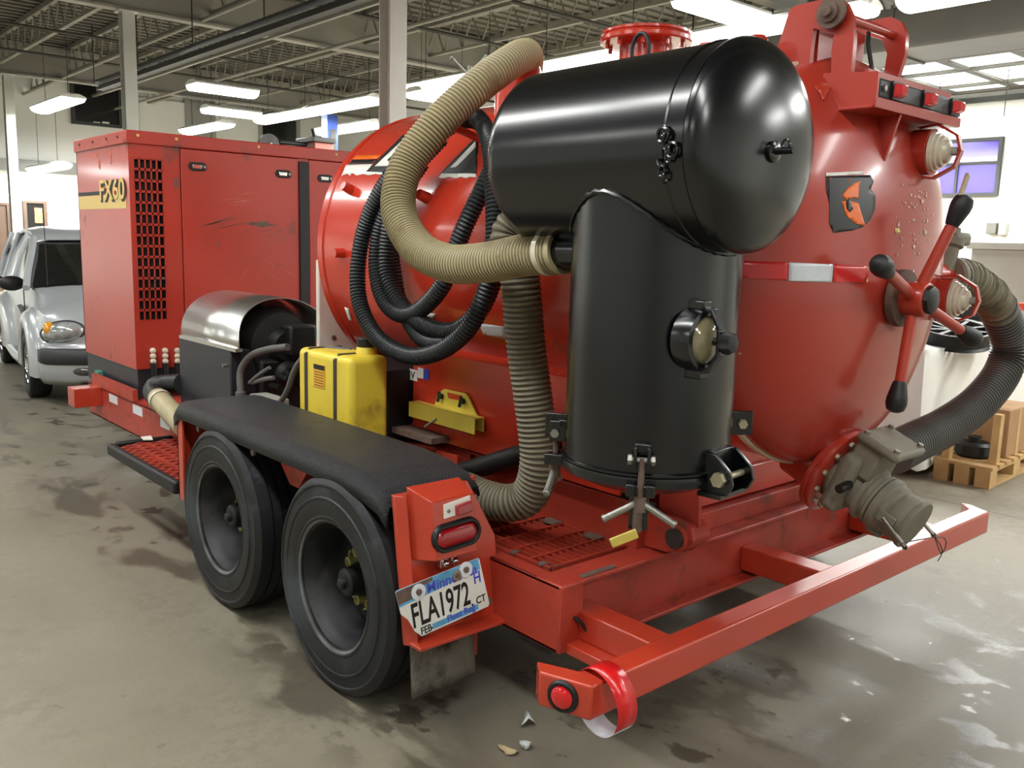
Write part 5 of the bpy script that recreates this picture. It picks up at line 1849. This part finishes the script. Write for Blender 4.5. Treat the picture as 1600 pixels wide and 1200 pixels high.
# ================================================================== YELLOW POLY TANK
yt_ = thing('yellow_tank', 'yellow plastic fluid tank with two dark straps behind the fender', 'tank', (2.05, 3.48, FT))
yx0, yx1, yy0, yy1, yz1 = 1.955, 2.155, 3.255, 3.715, 1.098
m_ = MB()
m_.box((yx0, yy0, FT), (yx1, yy1, yz1))
m_.build('tank_body', 'yellow_poly', yt_, bevel=.03, seg=4)
c = V(yx1 - .055, yy0 + .10, yz1)
MB().lathe([(.055, -.02), (.05, .0), (.042, .03), (.038, .035)], c, (0, 0, 1), 22).build('tank_neck', 'yellow_poly', yt_)
MB().lathe([(.042, .03), (.044, .035), (.044, .065), (.036, .072), (0, .073)], c, (0, 0, 1), 22).build('tank_cap', 'black', yt_)
for u in (479, 524):
    y = PX(u, 620, x=yx0).y
    m_ = MB()
    m_.box((yx0 - .004, y - .012, FT), (yx0 + .003, y + .012, yz1 - .02)).box((yx0 + .02, y - .012, yz1 - .002), (yx1 - .02, y + .012, yz1 + .004)).box((yx1 - .003, y - .012, FT), (yx1 + .004, y + .012, yz1 - .02))
    m_.beam((yx0 - .001, y, yz1 - .024), (yx0 + .024, y, yz1 + .001), .024, .005)
    m_.build('strap', 'strap', yt_)
a, b = PX(491, 568, x=yx0), PX(508, 608, x=yx0)
lbz = MB().box((yx0 - .003, b.y, b.z), (yx0 - .0005, a.y, a.z)).build('warning_label', 'label_amber', yt_)
MB().box((yx0 - .0036, b.y, a.z - .022), (yx0 - .003, a.y, a.z)).build('label_band', 'print_black', lbz)
for k in range(6):
    z = a.z - .032 - k * .012
    MB().box((yx0 - .0036, b.y + .008, z - .003), (yx0 - .003, a.y - .006, z)).build('label_line', 'strap', lbz)
# clutter in the dark gap behind it
MB().box((2.17, 3.30, FT), (2.55, 3.95, 1.02)).build('void_block', 'engine', tank, bevel=.01)  # black block standing in for the dark void beside the yellow tank
pg = thing('hydraulic_lines', 'bundle of dirty hydraulic pipes in the gap beside the yellow tank', 'pipes', (2.2, 3.2, FT))
for k in range(5):
    z = .58 + .042 * k
    MB().cyl((2.19, 3.55 + .02 * k, z), (2.36, 2.98 + .05 * k, z + .015), .015, n=10).build('pipe', 'rust' if k % 2 else 'red_frame', pg)
MB().box((2.20, 3.0, .74), (2.30, 3.5, .765)).build('pipe_tray', 'rust', pg)

# ================================================================== YELLOW SAFETY PROP
sp_ = thing('safety_prop', 'yellow steel safety prop bolted to the red cradle side', 'prop', (2.25, 2.8, .8))
xs_ = 2.285
P2 = lambda u, v: PX(u, v, x=xs_)
MB().prism([P2(678, 636), P2(684, 614), P2(694, 608), P2(727, 615), P2(731, 620), P2(748, 656)], (.008, 0, 0)).build('prop_plate', 'yellow', sp_)
MB().prism([P2(701, 622), P2(699, 613), P2(722, 618), P2(725, 627)], (-.0015, 0, 0)).build('hand_slot', 'red_tank', sp_)
e0, e1 = P2(653, 626), P2(756, 656)
zt0, zt1 = e0.z + .004, e1.z + .004
zav = (zt0 + zt1) / 2
m_ = MB()
m_.box((xs_ - .05, e1.y, zav - .004), (xs_ + .005, e0.y, zav + .002)).box((xs_ - .05, e1.y, zav - .065), (xs_ - .044, e0.y, zav)).box((xs_ - .002, e1.y, zav - .06), (xs_ + .004, e0.y, zav))
m_.build('prop_channel', 'yellow', sp_, bevel=.002)
for u, v in ((691, 619), (725, 627)):
    c = P2(u, v)
    m_ = MB()
    m_.lathe([(.012, 0), (.012, .018), (.006, .02)], c, (-1, 0, 0), 12)
    m_.beam(c + V(-.015, .0, .022), c + V(-.02, .006, -.024), .008, .012)
    m_.build('wing_nut', 'rim', sp_)
c = P2(697, 652)
m_ = MB()
m_.cyl(c + V(-.05, 0, 0), c + V(-.07, .06, -.045), .0045, n=8)
m_.build('prop_pin', 'galv', sp_)

# ================================================================== TAPE RING ON THE BUMPER
tr = thing('tape_ring', 'curled red and white reflective tape looped over the bumper end', 'tape', (1.79, BY0, .36))
cc = V(1.735, 1.54, .360)
ang = math.radians(16)
axis = V(math.cos(ang), -math.sin(ang) * .3, .06).normalized()
ra, rb = frame_of(axis)
R_, wd = .088, .070


def arc_band(a0, a1, name, m, r=R_):
    m_ = MB()
    rows = []
    n = max(6, int((a1 - a0) / .12))
    for k in range(n + 1):
        a = a0 + (a1 - a0) * k / n
        rr = r * (1 + .03 * math.cos(2 * a))
        p = cc + (ra * math.cos(a) + rb * math.sin(a) * 1.12) * rr
        rows.append([p - axis * wd / 2, p + axis * wd / 2])
    m_.grid(rows)
    return m_.build(name, m, tr, solid=.0016)


arc_band(math.radians(-35), math.radians(165), 'red_band', 'tape_red')
arc_band(math.radians(165), math.radians(325), 'white_band', 'tape_white')


# ================================================================== SILVER CAR
car = thing('silver_car', 'silver retro hatchback car with flame graphics parked behind the trailer', 'car', (3.1, 10.7, 0))
CO, CYAW = V(2.84, 8.47, 0), math.radians(7.0)


def K(u, l, z):
    """car coordinates: u across, l back from the nose, z up"""
    return CO + V(u * math.cos(CYAW) + l * math.sin(CYAW), -u * math.sin(CYAW) + l * math.cos(CYAW), z)


def car_w(l):
    if l < .5:
        return .30 + .48 * math.sin(PI / 2 * min(1, l / .5) ** .5)
    if l > 3.8:
        return .78 - .12 * (l - 3.8) / .45
    return .78


def car_belt(l):
    pts = [(0, .66), (.12, .82), (.35, .90), (1.25, 1.05), (1.7, 1.05), (4.0, 1.05), (4.25, .9)]
    for (a, za), (b, zb_) in zip(pts, pts[1:]):
        if l <= b:
            return za + (zb_ - za) * (l - a) / (b - a)
    return .9


FW, RW, WHR = .86, 3.46, .315
rows = []
ls = [0, .04, .12, .25, .40, .49, .50, .6, .86, 1.1, 1.22, 1.23, 1.5, 2.0, 2.6, 3.09, 3.10, 3.3, 3.46, 3.6, 3.82, 3.83, 4.0, 4.15, 4.25]
for l in ls:
    w = car_w(l)
    zb_ = car_belt(l)
    arch = .495 < l < 1.225 or 3.095 < l < 3.825
    half = [(.0, .22), (.50, .22), (.52 if arch else w * .92, .22), (.52 if arch else w, .34), (.52 if arch else w, .62 if arch else .55), (w, .64), (w, .72), (w * .97, min(zb_ - .06, .86)), (min(w * .9, .52 + .2 * min(1, l / 1.2)), zb_ - .015), (.42, zb_ + .01), (0, zb_ + .02)]
    pts = [K(-a, l, b) for a, b in half] + [K(a, l, b) for a, b in reversed(half[1:-1])]
    rows.append(pts)
m_ = MB().grid(rows, closed=True)
n = len(rows[0])
vv = list(m_.bm.verts)
m_.bm.faces.new(vv[:n])
m_.bm.faces.new(vv[-n:])
m_.build('car_body', 'silver_car', car, angle=50)
# cabin: glass volume, roof and pillars
cab = [(1.18, 1.05, .70, 0), (1.35, 1.16, .68, 0), (1.95, 1.50, .60, 0), (2.2, 1.575, .585, 0), (2.9, 1.60, .58, 0), (3.6, 1.56, .57, 0), (4.0, 1.46, .56, 0), (4.2, 1.0, .60, 0)]
rows = []
for l, zt_, wt, _ in cab:
    zl = 1.02
    wb = .775
    f = (zt_ - zl) / .58
    top = wb + (wt - wb) * min(1, max(f, 0))
    rows.append([K(-wb, l, zl), K(-(wb + top) / 2 - .012, l, (zl + zt_) / 2), K(-top, l, zt_ - .03), K(-top * .8, l, zt_), K(0, l, zt_ + .012), K(top * .8, l, zt_), K(top, l, zt_ - .03), K((wb + top) / 2 + .012, l, (zl + zt_) / 2), K(wb, l, zl)])
MB().grid(rows).build('cabin_glass', 'car_glass', car, angle=60)
# roof skin
rr = []
for l, zt_, wt in ((1.90, 1.478, .605), (2.0, 1.527, .598), (2.2, 1.585, .590), (2.9, 1.612, .585), (3.6, 1.572, .575), (4.0, 1.472, .562), (4.1, 1.38, .57)):
    rr.append([K(-wt - .012, l, zt_ - .055), K(-wt - .004, l, zt_ - .02), K(-wt * .78, l, zt_ + .012), K(0, l, zt_ + .024), K(wt * .78, l, zt_ + .012), K(wt + .004, l, zt_ - .02), K(wt + .012, l, zt_ - .055)])
MB().grid(rr).build('roof', 'silver_car', car, solid=.012, angle=60)
for s in (-1, 1):
    m_ = MB()
    m_.sweep(catmull([K(s * .785, 1.12, 1.03), K(s * .735, 1.38, 1.18), K(s * .645, 1.75, 1.40), K(s * .605, 1.98, 1.51)], .05), .034, 8)
    m_.build('front_pillar', 'silver_car', car)
    for l0, l1 in ((2.42, 2.46), (3.25, 3.32), (3.98, 4.08)):
        MB().sweep([K(s * .782, l0, 1.03), K(s * .695, (l0 + l1) / 2, 1.30), K(s * .60, l1, 1.55)], .03, 8).build('door_pillar', 'silver_car', car)
    # fenders
    for wc, lf, lb_ in ((FW, 1.02, 1.75), (RW, 1.55, 1.15)):
        rows = []
        for k in range(21):
            a = -.12 + (PI + .24) * k / 20
            ca, sa = math.cos(a), math.sin(a)
            st_ = lf if ca > 0 else lb_
            row = []
            for uu, r, zs in ((.60, .35, 1), (.855, .355, 1), (.868, .38, 1), (.865, .43, 1), (.835, .50, 1), (.77, .545, 1), (.66, .56, 1)):
                ex = 1 + (st_ - 1) * max(0, (r - .36)) / .2
                row.append(K(s * uu, wc - ca * r * ex, WHR + sa * r * 1.0))
            rows.append(row)
        MB().grid(rows).build('fender', 'silver_car', car, angle=60)
    # headlamp
    hl = node('headlamp', car)
    c = K(s * .60, .15, .69)
    m_ = MB()
    m_.ball((0, 0, 0), (.20, .13, .098), 24, 14)
    o = m_.build('lamp_glass', 'lamp_clear', hl)
    o.location = c
    o.rotation_euler = (0, s * .16, s * .55 - CYAW)
    m_ = MB()
    m_.ball((0, 0, 0), (.050, .085, .070), 16, 10)
    o = m_.build('turn_lens', 'lamp_amber', hl)
    o.location = K(s * .715, .175, .715)
    o.rotation_euler = (0, s * .2, s * .45)
    m_ = MB()
    m_.sweep([V(.196 * math.cos(2 * PI * k / 32), -.03, .098 * math.sin(2 * PI * k / 32)) for k in range(32)], .010, 6, closed=True)
    o = m_.build('lamp_rim', 'car_trim', hl)
    o.location = c
    o.rotation_euler = (0, s * .16, s * .55 - CYAW)
    # fog lamp
    m_ = MB()
    m_.ball((0, 0, 0), (.115, .035, .045), 20, 10)
    o = m_.build('fog_lamp', 'lamp_dark', car)
    o.location = K(s * .45, .005, .34)
    o.rotation_euler.z = -CYAW + s * .18
    # mirror
    m_ = MB()
    m_.ball((0, 0, 0), (.12, .07, .075), 18, 10)
    o = m_.build('wing_mirror', 'black', car)
    o.location = K(s * .88, 1.42, 1.06)
    MB().beam(K(s * .72, 1.42, 1.03), K(s * .80, 1.42, 1.04), .04, .05).build('mirror_stalk', 'black', car)
    # flame graphics on fender and door
    m_ = MB()
    m_.prism([K(s * .735, .42, .815), K(s * .70, .30, .80), K(s * .62, .22, .795), K(s * .66, .34, .845), K(s * .715, .50, .858)], (0, 0, .004))
    m_.build('flame_graphic', 'purple', car)
    MB().prism([K(s * .789, 1.40, .82), K(s * .789, 1.60, .84), K(s * .789, 2.0, .80), K(s * .789, 1.75, .76), K(s * .789, 1.5, .72)], (s * .003, 0, 0)).build('flame_graphic', 'car_trim', car)
    MB().box((-.004, 0, 0), (.004, .012, .62), Matrix.Translation(K(s * .785, 1.34, .38))).build('door_seam', 'car_trim', car)
    MB().sweep([K(s * .80, 1.3, .27), K(s * .81, 2.2, .25), K(s * .80, 3.0, .27)], .05, 8).build('side_sill', 'silver_car', car)
# bumper: silver skin, charcoal strip
rows = []
for k in range(25):
    t = -1 + 2 * k / 24
    u = .80 * math.sin(t * PI / 2)
    l = .38 * (1 - math.cos(t * PI / 2)) - .08
    rows.append([K(u * .96, l + .05, .21), K(u, l + .01, .27), K(u * 1.01, l, .36), K(u * 1.01, l, .52), K(u * 1.0, l + .02, .58), K(u * .97, l + .06, .62)])
MB().grid(rows).build('front_bumper', 'silver_car', car, solid=.01, angle=60)
rows = []
for k in range(25):
    t = -.92 + 1.84 * k / 24
    u = .815 * math.sin(t * PI / 2)
    l = .38 * (1 - math.cos(t * PI / 2)) - .11
    e = 1 - max(0, abs(t) - .8) * 2.5
    rows.append([K(u, l + .03, .475 - .075 * e), K(u * 1.005, l - .005, .475 - .055 * e), K(u * 1.005, l - .012, .475), K(u * 1.005, l - .005, .475 + .055 * e), K(u, l + .03, .475 + .07 * e)])
MB().grid(rows).build('bumper_strip', 'car_trim', car, solid=.008, angle=60)
MB().box((-.03, -.0, -.07), (.03, .05, .07), Matrix.Translation(K(0, 1.75, 1.37))).build('rear_view_mirror', 'black', car)
m_ = MB()
m_.cyl(K(-.60, 1.1, 1.03), K(-.60, 1.12, 1.75), .004, n=5)
m_.build('aerial', 'black', car)


def car_wheel():
    ps = [MB().lathe([(.20, -.09), (.215, -.098), (.25, -.10), (.295, -.095), (.312, -.075), (.315, -.05), (.315, .05), (.312, .075), (.295, .095), (.20, .09)], (0, 0, 0), (1, 0, 0), 40, cap=False).build('tyre', 'rubber', angle=30)]
    ps.append(MB().lathe([(.205, -.085), (.20, -.07), (.185, -.06), (.18, .05)], (0, 0, 0), (1, 0, 0), 36, cap=False).build('rim', 'chrome'))
    ps.append(MB().lathe([(.19, .0), (.19, .02), (0, .02)], (0, 0, 0), (1, 0, 0), 28).build('brake_disc', 'rail_dark'))
    for k in range(5):
        a = 2 * PI * k / 5
        d = V(0, math.cos(a), math.sin(a))
        ps.append(MB().beam(V(-.055, 0, 0) + d * .02, V(-.07, 0, 0) + d * .195, .055, .02, up=(1, 0, 0)).build('spoke', 'chrome', bevel=.006))
    ps.append(MB().lathe([(.045, -.03), (.045, -.07), (.03, -.078), (0, -.08)], (0, 0, 0), (1, 0, 0), 18).build('wheel_cap', 'chrome'))
    return ps


cw = car_wheel()
u_ = [0]
for s in (-1, 1):
    for wc in (FW, RW):
        w = node('wheel', car)
        for p in cw:
            q = p if not u_[0] else p.copy()
            if u_[0]:
                COL.objects.link(q)
            q.parent = w
            q.location = K(s * .755, wc, WHR)
            q.rotation_euler = (.4, 0, (0 if s < 0 else PI) - CYAW)
        u_[0] = 1
MB().box((-.62, .3, .2), (.62, 4.0, .5), Matrix.Translation(CO) @ Matrix.Rotation(-CYAW, 4, 'Z')).build('underbody', 'engine', car)
for s in (-1, 1):
    for l in (1.95, 2.9):
        m_ = MB()
        m_.box((s * .36 - .22, l, .7), (s * .36 + .22, l + .14, 1.22), Matrix.Translation(CO) @ Matrix.Rotation(-CYAW, 4, 'Z'))
        m_.build('car_seat', 'engine', car, bevel=.05)

# ================================================================== RIGHT SIDE OF THE BAY
# table under a white sheet
tx0, tx1, ty0, ty1, tzz = 6.38, 8.6, 2.80, 4.5, .93
tb = thing('work_table', 'work table hidden under a long white sheet behind the dark hose', 'table', ((tx0 + tx1) / 2, (ty0 + ty1) / 2, 0))
MB().box((tx0 + .08, ty0 + .08, tzz - .05), (tx1 - .08, ty1 - .08, tzz - .008)).build('table_top', 'pine', tb)
for x in (tx0 + .15, tx1 - .15):
    for y in (ty0 + .15, ty1 - .15):
        MB().box((x - .035, y - .035, 0), (x + .035, y + .035, tzz - .05)).build('leg', 'pine', tb)
sheet = None
rows = []
per = []
nseg = 90
for k in range(nseg):
    t = k / nseg * 4
    e = int(t)
    f = t - e
    cs = [(tx0, ty0), (tx1, ty0), (tx1, ty1), (tx0, ty1)]
    a, b = cs[e], cs[(e + 1) % 4]
    per.append((V(a[0] + (b[0] - a[0]) * f, a[1] + (b[1] - a[1]) * f, 0), k))
cen = V((tx0 + tx1) / 2, (ty0 + ty1) / 2, 0)
prof = [(.0, tzz + .004), (.5, tzz + .006), (.96, tzz + .004), (1.0, tzz - .012), (1.012, tzz - .08), (1.022, tzz - .30), (1.035, .45), (1.05, .22), (1.065, .03)]
for q, (sc_, z) in enumerate(prof):
    r = []
    for p, k in per:
        d = p - cen
        fall = max(0, (tzz - z) / tzz)
        wv = 1 + fall * .035 * (math.sin(k * 1.37) + .6 * math.sin(k * .61 + 1))
        zz_ = z + fall * .05 * math.sin(k * .5 + .7) + (.012 * math.sin(k * .9 + q) if .1 < sc_ < .99 else 0)
        r.append(V(cen.x + d.x * sc_ * wv, cen.y + d.y * sc_ * wv, max(.012, zz_)))
    rows.append(r)
sh = MB().grid(rows[1:], closed=True)
c0 = sh.bm.verts.new(V(cen.x, cen.y, tzz + .006))
ring = list(sh.bm.verts)[:nseg]
for k in range(nseg):
    sh.bm.faces.new((c0, ring[k], ring[(k + 1) % nseg]))
o = sh.build('white_sheet', 'cloth', None, angle=80)
tag(o, 'white sheet draped over the work table down to the floor', 'sheet')

# alloy wheel lying on the sheet
wc_ = PX(1486, 548, x=6.95)
wz = tzz + .075
wc_ = V(6.95, wc_.y, wz)
aw = thing('alloy_wheel', 'black ten spoke alloy wheel lying flat on the white sheet', 'wheel', wc_)
tilt = V(-.16, -.14, 1).normalized()
R0 = .275
MB().lathe([(R0 - .03, .055), (R0, .06), (R0 + .004, .05), (R0 - .01, .03), (R0 - .02, -.04), (R0, -.06), (R0 - .03, -.06), (R0 - .045, -.03), (R0 - .035, .03), (R0 - .03, .055)], wc_, tilt, 48, cap=False).build('rim', 'black', aw)
ta, tb_ = frame_of(tilt)
for k in range(10):
    a = 2 * PI * k / 10
    d = ta * math.cos(a) + tb_ * math.sin(a)
    MB().beam(wc_ + d * .05 + tilt * .03, wc_ + d * (R0 - .02) + tilt * .042, .028, .022, up=tilt).build('spoke', 'black', aw)
MB().lathe([(.07, .01), (.07, .035), (.055, .045), (.03, .045), (.028, .03), (0, .03)], wc_, tilt, 28).build('hub', 'black', aw)

# black boxes behind it
a = PX(1500, 520, x=7.6)
bb = thing('black_toolbox', 'black toolbox with white label behind the alloy wheel', 'toolbox', (7.7, a.y, tzz))
y0, y1 = PX(1545, 500, x=7.55).y, PX(1492, 500, x=7.55).y
zt_ = PX(1520, 478, x=7.55).z
MB().box((7.55, y0, tzz), (7.95, y1, zt_)).build('case', 'black', bb, bevel=.015)
MB().box((7.53, y0 - .01, zt_ - .12), (7.97, y1 + .01, zt_ - .10)).build('lid_lip', 'black', bb)
l0, l1 = PX(1549, 517, x=7.545), PX(1523, 500, x=7.545)
MB().box((7.543, l0.y + .02, l0.z), (7.55, l1.y, l1.z)).build('label_sheet', 'decal_white', bb)
bb = thing('black_case', 'low black case beside the labelled toolbox', 'case', (7.6, y1 + .2, tzz))
MB().box((7.45, y1 + .03, tzz), (7.8, y1 + .45, zt_ - .03)).build('case', 'black', bb, bevel=.02)
MB().box((7.43, y1 + .15, tzz + .12), (7.45, y1 + .30, tzz + .15)).build('handle', 'rim', bb)
# roll of tape at the sheet's corner
c = PX(1596, 575, x=7.0)
tp = thing('tape_roll', 'pale roll with yellow band near the sheet edge', 'roll', (7.0, c.y, tzz))
MB().lathe([(.055, 0), (.06, .01), (.06, .10), (.055, .11), (.03, .11), (.03, .0)], (7.0, c.y, tzz + .01), (0, 0, 1), 24).build('roll', 'cloth', tp)
MB().lathe([(.0615, .03), (.0615, .06)], (7.0, c.y, tzz + .01), (0, 0, 1), 24, cap=False).build('band', 'yellow_cap', tp)
# rags beside the wheel
c = PX(1560, 545, x=7.2)
m_ = MB()
m_.ball((7.2, c.y, tzz + .04), (.14, .10, .055), 14, 8)
for v in m_.bm.verts:
    v.co += V(random.uniform(-.02, .02), random.uniform(-.02, .02), random.uniform(-.01, .015))
tag(m_.build('rag', 'rust'), 'crumpled brownish rag between the alloy wheel and dark hose', 'rag')

# pallet with cartons
pcn = PX(1545, 765, z=0)
pl = thing('wood_pallet', 'pine pallet standing in front of the white sheeted table', 'pallet', (pcn.x + .5, pcn.y + .1, 0))
px0, py0 = pcn.x, pcn.y - .72
PT = Matrix.Translation(V(pcn.x, pcn.y, 0)) @ Matrix.Rotation(math.radians(3), 4, 'Z')
for j in range(3):
    yy = (.0, .14, .28)[j]
    for i in range(3):
        xx = (.0, .50, 1.0)[i]
        MB().box((xx, yy, .022), (xx + .14, yy + .10, .11), PT).build('block', 'pine', pl)
    MB().box((0, yy - .0, .0), (1.14, yy + .10, .022), PT).build('runner', 'pine', pl)
    MB().box((0, yy, .11), (1.14, yy + .10, .132), PT).build('stringer', 'pine', pl)
for i in range(8):
    xx = i * .148
    MB().box((xx, -.01, .132), (xx + .10, .39, .152), PT).build('plank', 'pine', pl)
for i, (xx, yy) in enumerate(((.16, .02), (.05, .30), (1.0, .02))):
    MB().box((xx, yy, .152), (xx + .07, yy + .05, .50), PT).build('post', 'pine', pl)
ct = thing('carton', 'brown carton box standing on the pine pallet', 'box', PT @ V(.6, .2, .152))
MB().box((.42, .04, .152), (.95, .36, .50), PT).build('box', 'cardboard', ct, bevel=.008)
MB().box((.62, .038, .152), (.68, .04, .50), PT).build('tape_strip', 'pine', ct)
dr = PT @ V(.29, .22, .152)
br_ = thing('machine_part', 'round black machine part lying on the pallet', 'machine part', dr)
MB().lathe([(.10, 0), (.12, .02), (.12, .09), (.10, .11), (.04, .11), (.04, .14), (0, .14)], dr, (0, 0, 1), 26).build('drum_shell', 'black', br_)
MB().lathe([(.05, .14), (.05, .15), (0, .15)], dr, (0, 0, 1), 16).build('drum_cap', 'rim', br_)

# grey steel cabinet with sloping edge, further back
a, b = PX(1516, 378, x=9.6), PX(1600, 470, x=9.6)
gc = thing('grey_cabinet', 'grey steel machine cabinet standing beyond the white sheeted table', 'cabinet', (10.0, a.y - .6, 0))
MB().box((9.6, a.y - 1.5, .08), (10.4, a.y - .02, a.z - .07)).build('body', 'grey_cab', gc, bevel=.008)
MB().box((9.56, a.y - 1.54, a.z - .07), (10.44, a.y + .02, a.z)).build('top', 'grey_cab', gc, bevel=.006)
for dy in (.22, .62, 1.05):
    MB().lathe([(.02, 0), (.02, .004), (0, .005)], (9.6, a.y - dy, a.z - .32), (-1, 0, 0), 12).build('knockout', 'rail_dark', gc)
MB().box((9.59, a.y - .85, a.z - .75), (9.60, a.y - .80, a.z - .35)).build('decal_plate', 'cloth', gc)
MB().box((9.62, a.y - 1.4, 0), (10.38, a.y - .1, .08)).build('plinth', 'rail_dark', gc)
rb_ = PX(1585, 478, x=8.9)
fj = thing('steel_trestle', 'red steel bar on two legs behind the dark hose', 'trestle', (8.9, rb_.y, 0))
MB().box((8.85, rb_.y - .9, rb_.z - .035), (8.95, PX(1500, 474, x=8.9).y, rb_.z + .035)).build('bar_beam', 'red_bright', fj, bevel=.01)
MB().box((8.86, rb_.y - .85, 0), (8.94, rb_.y - .78, rb_.z - .035)).build('leg', 'red_bright', fj)
MB().box((8.86, rb_.y + .3, 0), (8.94, rb_.y + .37, rb_.z - .035)).build('leg', 'red_bright', fj)

# blue lift post and loaded shelf seen over the enclosure roof
p = PX(516, 215, y=17.5)
lp_ = thing('lift_post', 'blue vehicle lift post rising behind the red enclosure', 'lift', (p.x, 17.5, 0))
zt_ = PX(516, 180, y=17.5).z
MB().box((p.x - .13, 17.4, 0), (p.x + .13, 17.65, zt_)).build('post', 'lift_blue', lp_, bevel=.01)
MB().box((p.x - .3, 17.2, 0), (p.x + .3, 17.85, .02)).build('base_plate', 'lift_blue', lp_)
MB().box((p.x - .06, 17.38, .4), (p.x + .06, 17.40, zt_ - .3)).build('carriage_slot', 'rail_dark', lp_)
p0, p1 = PX(412, 222, y=13.5), PX(498, 238, y=13.5)
sr = thing('storage_rack', 'tall steel rack behind the enclosure holding tubs and a red tote', 'rack', ((p0.x + p1.x) / 2, 13.5, 0))
zs = p1.z - .10
for x in (p0.x - .1, p1.x + .1):
    for y in (13.3, 14.0):
        MB().box((x - .03, y - .03, 0), (x + .03, y + .03, zs + .05)).build('upright', 'rail_dark', sr)
for z in (.3, 1.2, zs - .02):
    MB().box((p0.x - .1, 13.28, z - .03), (p1.x + .1, 14.02, z)).build('shelf', 'galv', sr)
q0, q1 = PX(482, 216, y=13.5), PX(516, 240, y=13.5)
tt = thing('red_tote', 'red plastic tote with black rim on top of the rack', 'tote', ((PX(465, 225, y=13.5).x + p1.x) / 2, 13.6, zs))
xa, xb = PX(484, 225, y=13.5).x, PX(514, 225, y=13.5).x
MB().box((xa, 13.35, zs - .02), (xb, 13.9, q0.z - .06)).build('tote_body', mat('faded_red', (176, 104, 92), .6), tt, bevel=.02)
MB().box((xa - .03, 13.32, q0.z - .06), (xb + .03, 13.93, q0.z + .02)).build('tote_rim', 'rail_dark', tt, bevel=.01)
MB().cyl((xa + .1, 13.5, q0.z), (xa + .05, 13.5, q0.z + .16), .03, n=10).build('tote_spout', 'black', tt)
xa, xb = PX(440, 225, y=13.5).x, PX(470, 225, y=13.5).x
tt = thing('clear_tub', 'pale translucent tub standing on the rack beside the red tote', 'tub', ((xa + xb) / 2, 13.6, zs))
MB().lathe([((xb - xa) * .42, 0), ((xb - xa) * .5, .14), ((xb - xa) * .52, .16), ((xb - xa) * .45, .17), (0, .18)], ((xa + xb) / 2, 13.65, zs), (0, 0, 1), 24).build('tub_body', 'grey_cab', tt)
MB().box(((xa + xb) / 2 - .22, 13.5, zs + .17), ((xa + xb) / 2 + .3, 13.8, zs + .24)).build('tub_contents', 'black', tt, bevel=.03)
xa = PX(424, 228, y=13.5).x
fn = thing('wire_reel', 'dark wire reel standing upright at the rack end', 'reel', (xa, 13.6, zs))
zc_ = PX(424, 226, y=13.5).z
MB().lathe([(.16, -.06), (.16, -.045), (.06, -.045), (.06, .045), (.16, .045), (.16, .06)], (xa, 13.6, zs + .16), (.2, 1, 0), 26).build('reel_drum', 'grey_hose', fn)
MB().cyl((xa, 13.5, zs + .16), (xa, 13.72, zs + .16), .02, n=8).build('reel_axle', 'galv', fn)

# ================================================================== SCRAPS ON THE FLOOR
def scrap(c, r, h, name, m, label, cat, rot=0.0, el=2.2, n=12):
    m_ = MB()
    pts = []
    for k in range(n):
        a = 2 * PI * k / n
        q = r * (1 + .25 * math.sin(3 * a + rot) + .12 * math.sin(5 * a))
        x, y = q * math.cos(a) * el, q * math.sin(a)
        pts.append(V(c[0] + x * math.cos(rot) - y * math.sin(rot), c[1] + x * math.sin(rot) + y * math.cos(rot), .004 + h * (.5 + .5 * math.sin(2 * a + rot))))
    ct_ = V(c[0], c[1], .005 + h * 1.1)
    m_.faces(pts + [ct_], [(k, (k + 1) % n, n) for k in range(n)])
    o = m_.build(name, m, solid=.002, angle=70)
    return tag(o, label, cat)


c = PX(795, 1172, z=.01)
scrap((c.x, c.y), .016, .012, 'paper_scrap', 'leaf_tan', 'tan scrap lying on the floor below the bumper end', 'scrap', 1.9)
c = PX(825, 1128, z=.01)
scrap((c.x, c.y), .022, .03, 'plastic_scrap', 'plastic_clear', 'crumpled clear film on the floor behind the bumper end', 'scrap', .6, 1.3, 16)
c = PX(822, 1165, z=.01)
scrap((c.x, c.y), .014, .02, 'plastic_scrap', 'plastic_clear', 'small clear film bit beside the tan floor scrap', 'scrap', 2.6, 1.4, 14)
c = PX(228, 683, z=.42)
m_ = MB()
m_.prism([PX(220, 684, z=.425), PX(236, 682, z=.425), PX(239, 688, z=.425), PX(224, 688, z=.425)], (0, 0, .006))
tag(m_.build('paper_scrap', 'decal_white'), 'white scrap lying on the red mesh step', 'scrap')


# lettering becomes plain mesh
bpy.context.view_layer.update()
dg = bpy.context.evaluated_depsgraph_get()
for o in TEXTS:
    me = bpy.data.meshes.new_from_object(o.evaluated_get(dg))
    nm, par, inv, bas, kind = o.name.split('.')[0], o.parent, o.matrix_parent_inverse.copy(), o.matrix_basis.copy(), None
    bpy.data.objects.remove(o)
    q = bpy.data.objects.new(nm, me)
    COL.objects.link(q)
    q.parent = par
    q.matrix_parent_inverse = inv
    q.matrix_basis = bas
